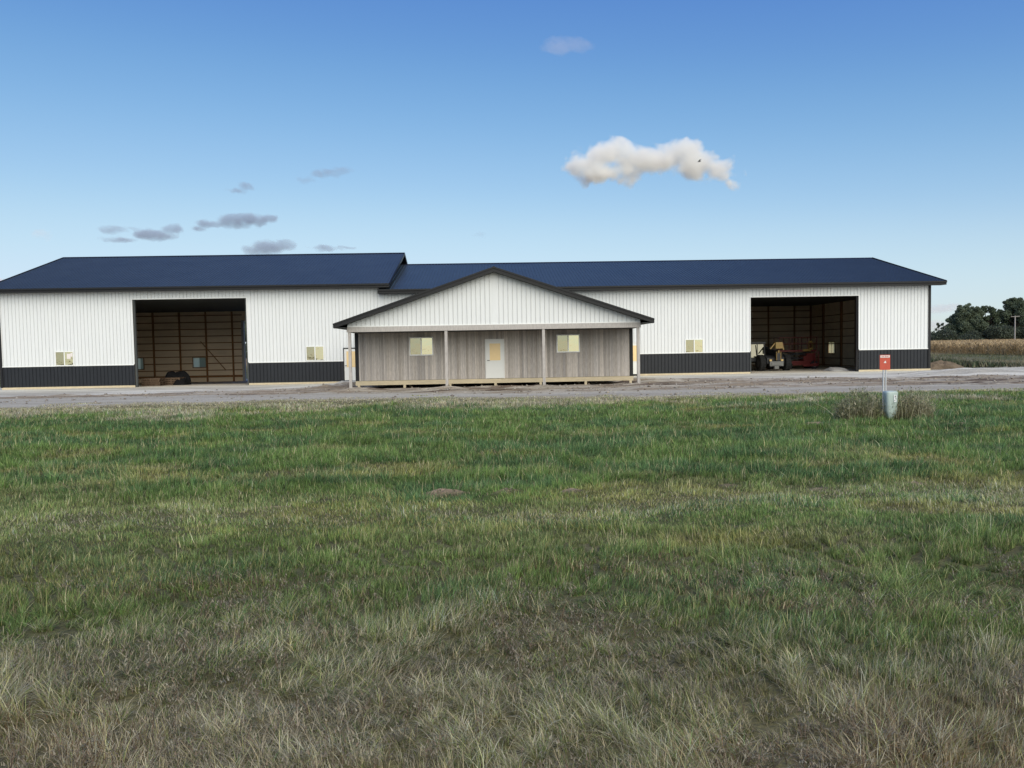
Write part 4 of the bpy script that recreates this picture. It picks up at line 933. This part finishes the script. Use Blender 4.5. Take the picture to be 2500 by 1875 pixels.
# ---------------------------------------------------------------- clouds: volumes far above the field
def cloud(name, lobes, label, dens=.05, seed=0, nscale=.02, namp=.9, group=None, step=1., sharp=2.2, alb=None, warp=(26,26,13), hull=1.6):
    """lobes: (x, y, z, rx, ry, rz); hull mesh of the lobes, filled by a soft noisy volume"""
    import bmesh
    bm = bmesh.new()
    for (x, y, z, a, b, c) in lobes:
        bmesh.ops.create_icosphere(bm, subdivisions=3, radius=1.0, matrix=Matrix.Translation((x, y, z)) @ Matrix.Diagonal((a*hull, b*hull, c*hull, 1)))
    me = bpy.data.meshes.new(name); bm.to_mesh(me); bm.free()
    o = link(name, me); rm = o.modifiers.new('remesh', 'REMESH'); rm.mode = 'VOXEL'; rm.voxel_size = min(l[5] for l in lobes)*.45
    m = bpy.data.materials.new(name); m.use_nodes = True; nt = m.node_tree; N = nt.nodes.new; L = nt.links.new; nt.nodes.remove(nt.nodes['Principled BSDF'])
    geo = N('ShaderNodeNewGeometry'); nz = N('ShaderNodeTexNoise'); nz.inputs['Scale'].default_value = nscale; nz.inputs['Detail'].default_value = 7; nz.inputs['Roughness'].default_value = .62
    mp = N('ShaderNodeMapping'); mp.inputs['Location'].default_value = (seed*137., 0, seed*71.); L(geo.outputs['Position'], mp.inputs[0]); L(mp.outputs[0], nz.inputs['Vector'])
    wz = N('ShaderNodeTexNoise'); wz.inputs['Scale'].default_value = nscale*1.1; wz.inputs['Detail'].default_value = 5; wz.inputs['Roughness'].default_value = .6; L(mp.outputs[0], wz.inputs['Vector'])
    wo = N('ShaderNodeVectorMath'); wo.operation = 'SUBTRACT'; L(wz.outputs['Color'], wo.inputs[0]); wo.inputs[1].default_value = (.5,.5,.5)
    wm = N('ShaderNodeVectorMath'); wm.operation = 'MULTIPLY'; L(wo.outputs[0], wm.inputs[0]); wm.inputs[1].default_value = warp
    wp = N('ShaderNodeVectorMath'); wp.operation = 'ADD'; L(geo.outputs['Position'], wp.inputs[0]); L(wm.outputs[0], wp.inputs[1])
    cur = None
    for (x, y, z, a, b, c) in lobes:
        s = N('ShaderNodeVectorMath'); s.operation = 'SUBTRACT'; L(wp.outputs[0], s.inputs[0]); s.inputs[1].default_value = (x, y, z)
        dv = N('ShaderNodeVectorMath'); dv.operation = 'DIVIDE'; L(s.outputs[0], dv.inputs[0]); dv.inputs[1].default_value = (a, b, c)
        ln = N('ShaderNodeVectorMath'); ln.operation = 'LENGTH'; L(dv.outputs[0], ln.inputs[0])
        su = N('ShaderNodeMath'); su.operation = 'SUBTRACT'; su.inputs[0].default_value = 1; L(ln.outputs['Value'], su.inputs[1])
        if cur is None: cur = su.outputs[0]
        else:
            mx = N('ShaderNodeMath'); mx.operation = 'SMOOTH_MAX'; L(cur, mx.inputs[0]); L(su.outputs[0], mx.inputs[1]); mx.inputs[2].default_value = .15; cur = mx.outputs[0]
    n0 = N('ShaderNodeMath'); n0.operation = 'MULTIPLY_ADD'; L(nz.outputs['Fac'], n0.inputs[0]); n0.inputs[1].default_value = namp; n0.inputs[2].default_value = -namp*.5
    ad = N('ShaderNodeMath'); ad.operation = 'ADD'; L(cur, ad.inputs[0]); L(n0.outputs[0], ad.inputs[1])
    cl = N('ShaderNodeMath'); cl.operation = 'MULTIPLY'; cl.use_clamp = True; L(ad.outputs[0], cl.inputs[0]); cl.inputs[1].default_value = sharp
    # nothing outside the lobes
    ed = N('ShaderNodeMath'); ed.operation = 'MULTIPLY'; ed.use_clamp = True; L(cur, ed.inputs[0]); ed.inputs[1].default_value = 8
    mu = N('ShaderNodeMath'); mu.operation = 'MULTIPLY'; L(cl.outputs[0], mu.inputs[0]); L(ed.outputs[0], mu.inputs[1])
    de = N('ShaderNodeMath'); de.operation = 'MULTIPLY'; L(mu.outputs[0], de.inputs[0]); de.inputs[1].default_value = dens
    pv = N('ShaderNodeVolumePrincipled'); pv.inputs['Color'].default_value = (*(alb or ((.42,.46,.58) if group else (.998,.985,.95))), 1); pv.inputs['Anisotropy'].default_value = -.3; L(de.outputs[0], pv.inputs['Density'])  # grouped clouds default to a dark albedo that paints in the earth's shadow
    L(pv.outputs[0], nt.nodes['Material Output'].inputs['Volume']); me.materials.append(m)
    return tag(o, label, 'cloud', group)
Yc = 800.
def lob(x, z, rx, rz, ry=None, y=Yc): return (x, y, z, rx, ry or rx*.8, rz)
cloud('cloud', [lob(97,190,20,9), lob(110,192,24,13), lob(124,200,25,16), lob(139,205,22,17), lob(160,197,30,15), lob(150,182,20,12), lob(182,197,27,13), lob(200,202,22,16), lob(211,206,17,14), lob(224,192,26,14), lob(243,188,21,11), lob(254,180,15,9), lob(263,171,12,7), lob(118,184,28,10)], 'large sunlit white cloud high over the right shed', .15, 3, .045, 1.6, sharp=1.7, warp=(44,44,34), hull=1.5)
G2 = 'small grey clouds low in the sky'
cloud('cloud', [lob(-262,139,22,8), lob(-243,141,22,7.5), lob(-285,137,14,4.5), lob(-225,140,14,4), lob(-297,132,11,3.5)], 'long grey cloud above the left bay, longest of the small ones', .07, 5, .05, 2.2, G2)
cloud('cloud', [lob(-344,126,21,6.5), lob(-322,131,12,7), lob(-330,124,16,4)], 'grey cloud lower left of the longest grey cloud', .06, 6, .05, 2.2, G2)
cloud('cloud', [lob(-384,132,16,4), lob(-364,133,12,2.8)], 'faint grey wisp, upper of the two at far left', .035, 7, .06, 2.2, G2)
cloud('cloud', [lob(-378,121.5,21,3)], 'thin flat grey wisp, lower of the two at far left', .045, 8, .06, 2.2, G2)
cloud('cloud', [lob(-247,174,10,5.5), lob(-257,171,15,3.2)], 'small grey tuft alone above the longest grey cloud', .06, 9, .07, 2.2, G2)
cloud('cloud', [lob(-226,111,20,8), lob(-206,113,15,6.5), lob(-240,108,14,5)], 'grey cloud resting on the left shed ridge', .06, 10, .05, 2.2, G2)
cloud('cloud', [lob(-170,111,17,3.2), lob(-147,110,13,2.2)], 'thin grey cloud just above the left shed ridge near its right end', .055, 11, .06, 2.2, G2)
cloud('cloud', [lob(-165,187,18,4.5), lob(-148,190,15,4.5), lob(-184,181,12,2.6)], 'faint ragged grey wisp right of the lone tuft', .028, 12, .07, 2.2, G2)
cloud('cloud', [lob(85,316,26,6.5), lob(105,317,14,5)], 'faint pinkish cloud alone near the top of the sky', .012, 13, .05, 2.2, G2, alb=(.96,.90,.91))
cloud('cloud', [lob(-455,128,10,6)], 'tiny pale pink cloud at the far left', .018, 14, .08, 2.2, G2, alb=(.96,.90,.91))
cloud('cloud', [lob(-7,122,10,2.2)], 'faintest tiny wisp above the right shed near the house ridge', .012, 15, .09, 2.2, G2)
cloud('cloud', [lob(496,37,26,6), lob(470,36,20,6)], 'pale pink cloud bank above the small trees at right', .02, 16, .05, 2.2, G2, alb=(.96,.90,.91))
cloud('cloud', [lob(478,18,18,8), lob(498,15,20,6)], 'bright pink cloud low behind the right shed corner', .03, 17, .05, 2.2, G2, alb=(.96,.90,.91))
cloud('cloud', [lob(-512,82,20,6)], 'pale cloud peeping over the left end of the roof', .03, 18, .05, 2.2, G2, alb=(.96,.90,.91))
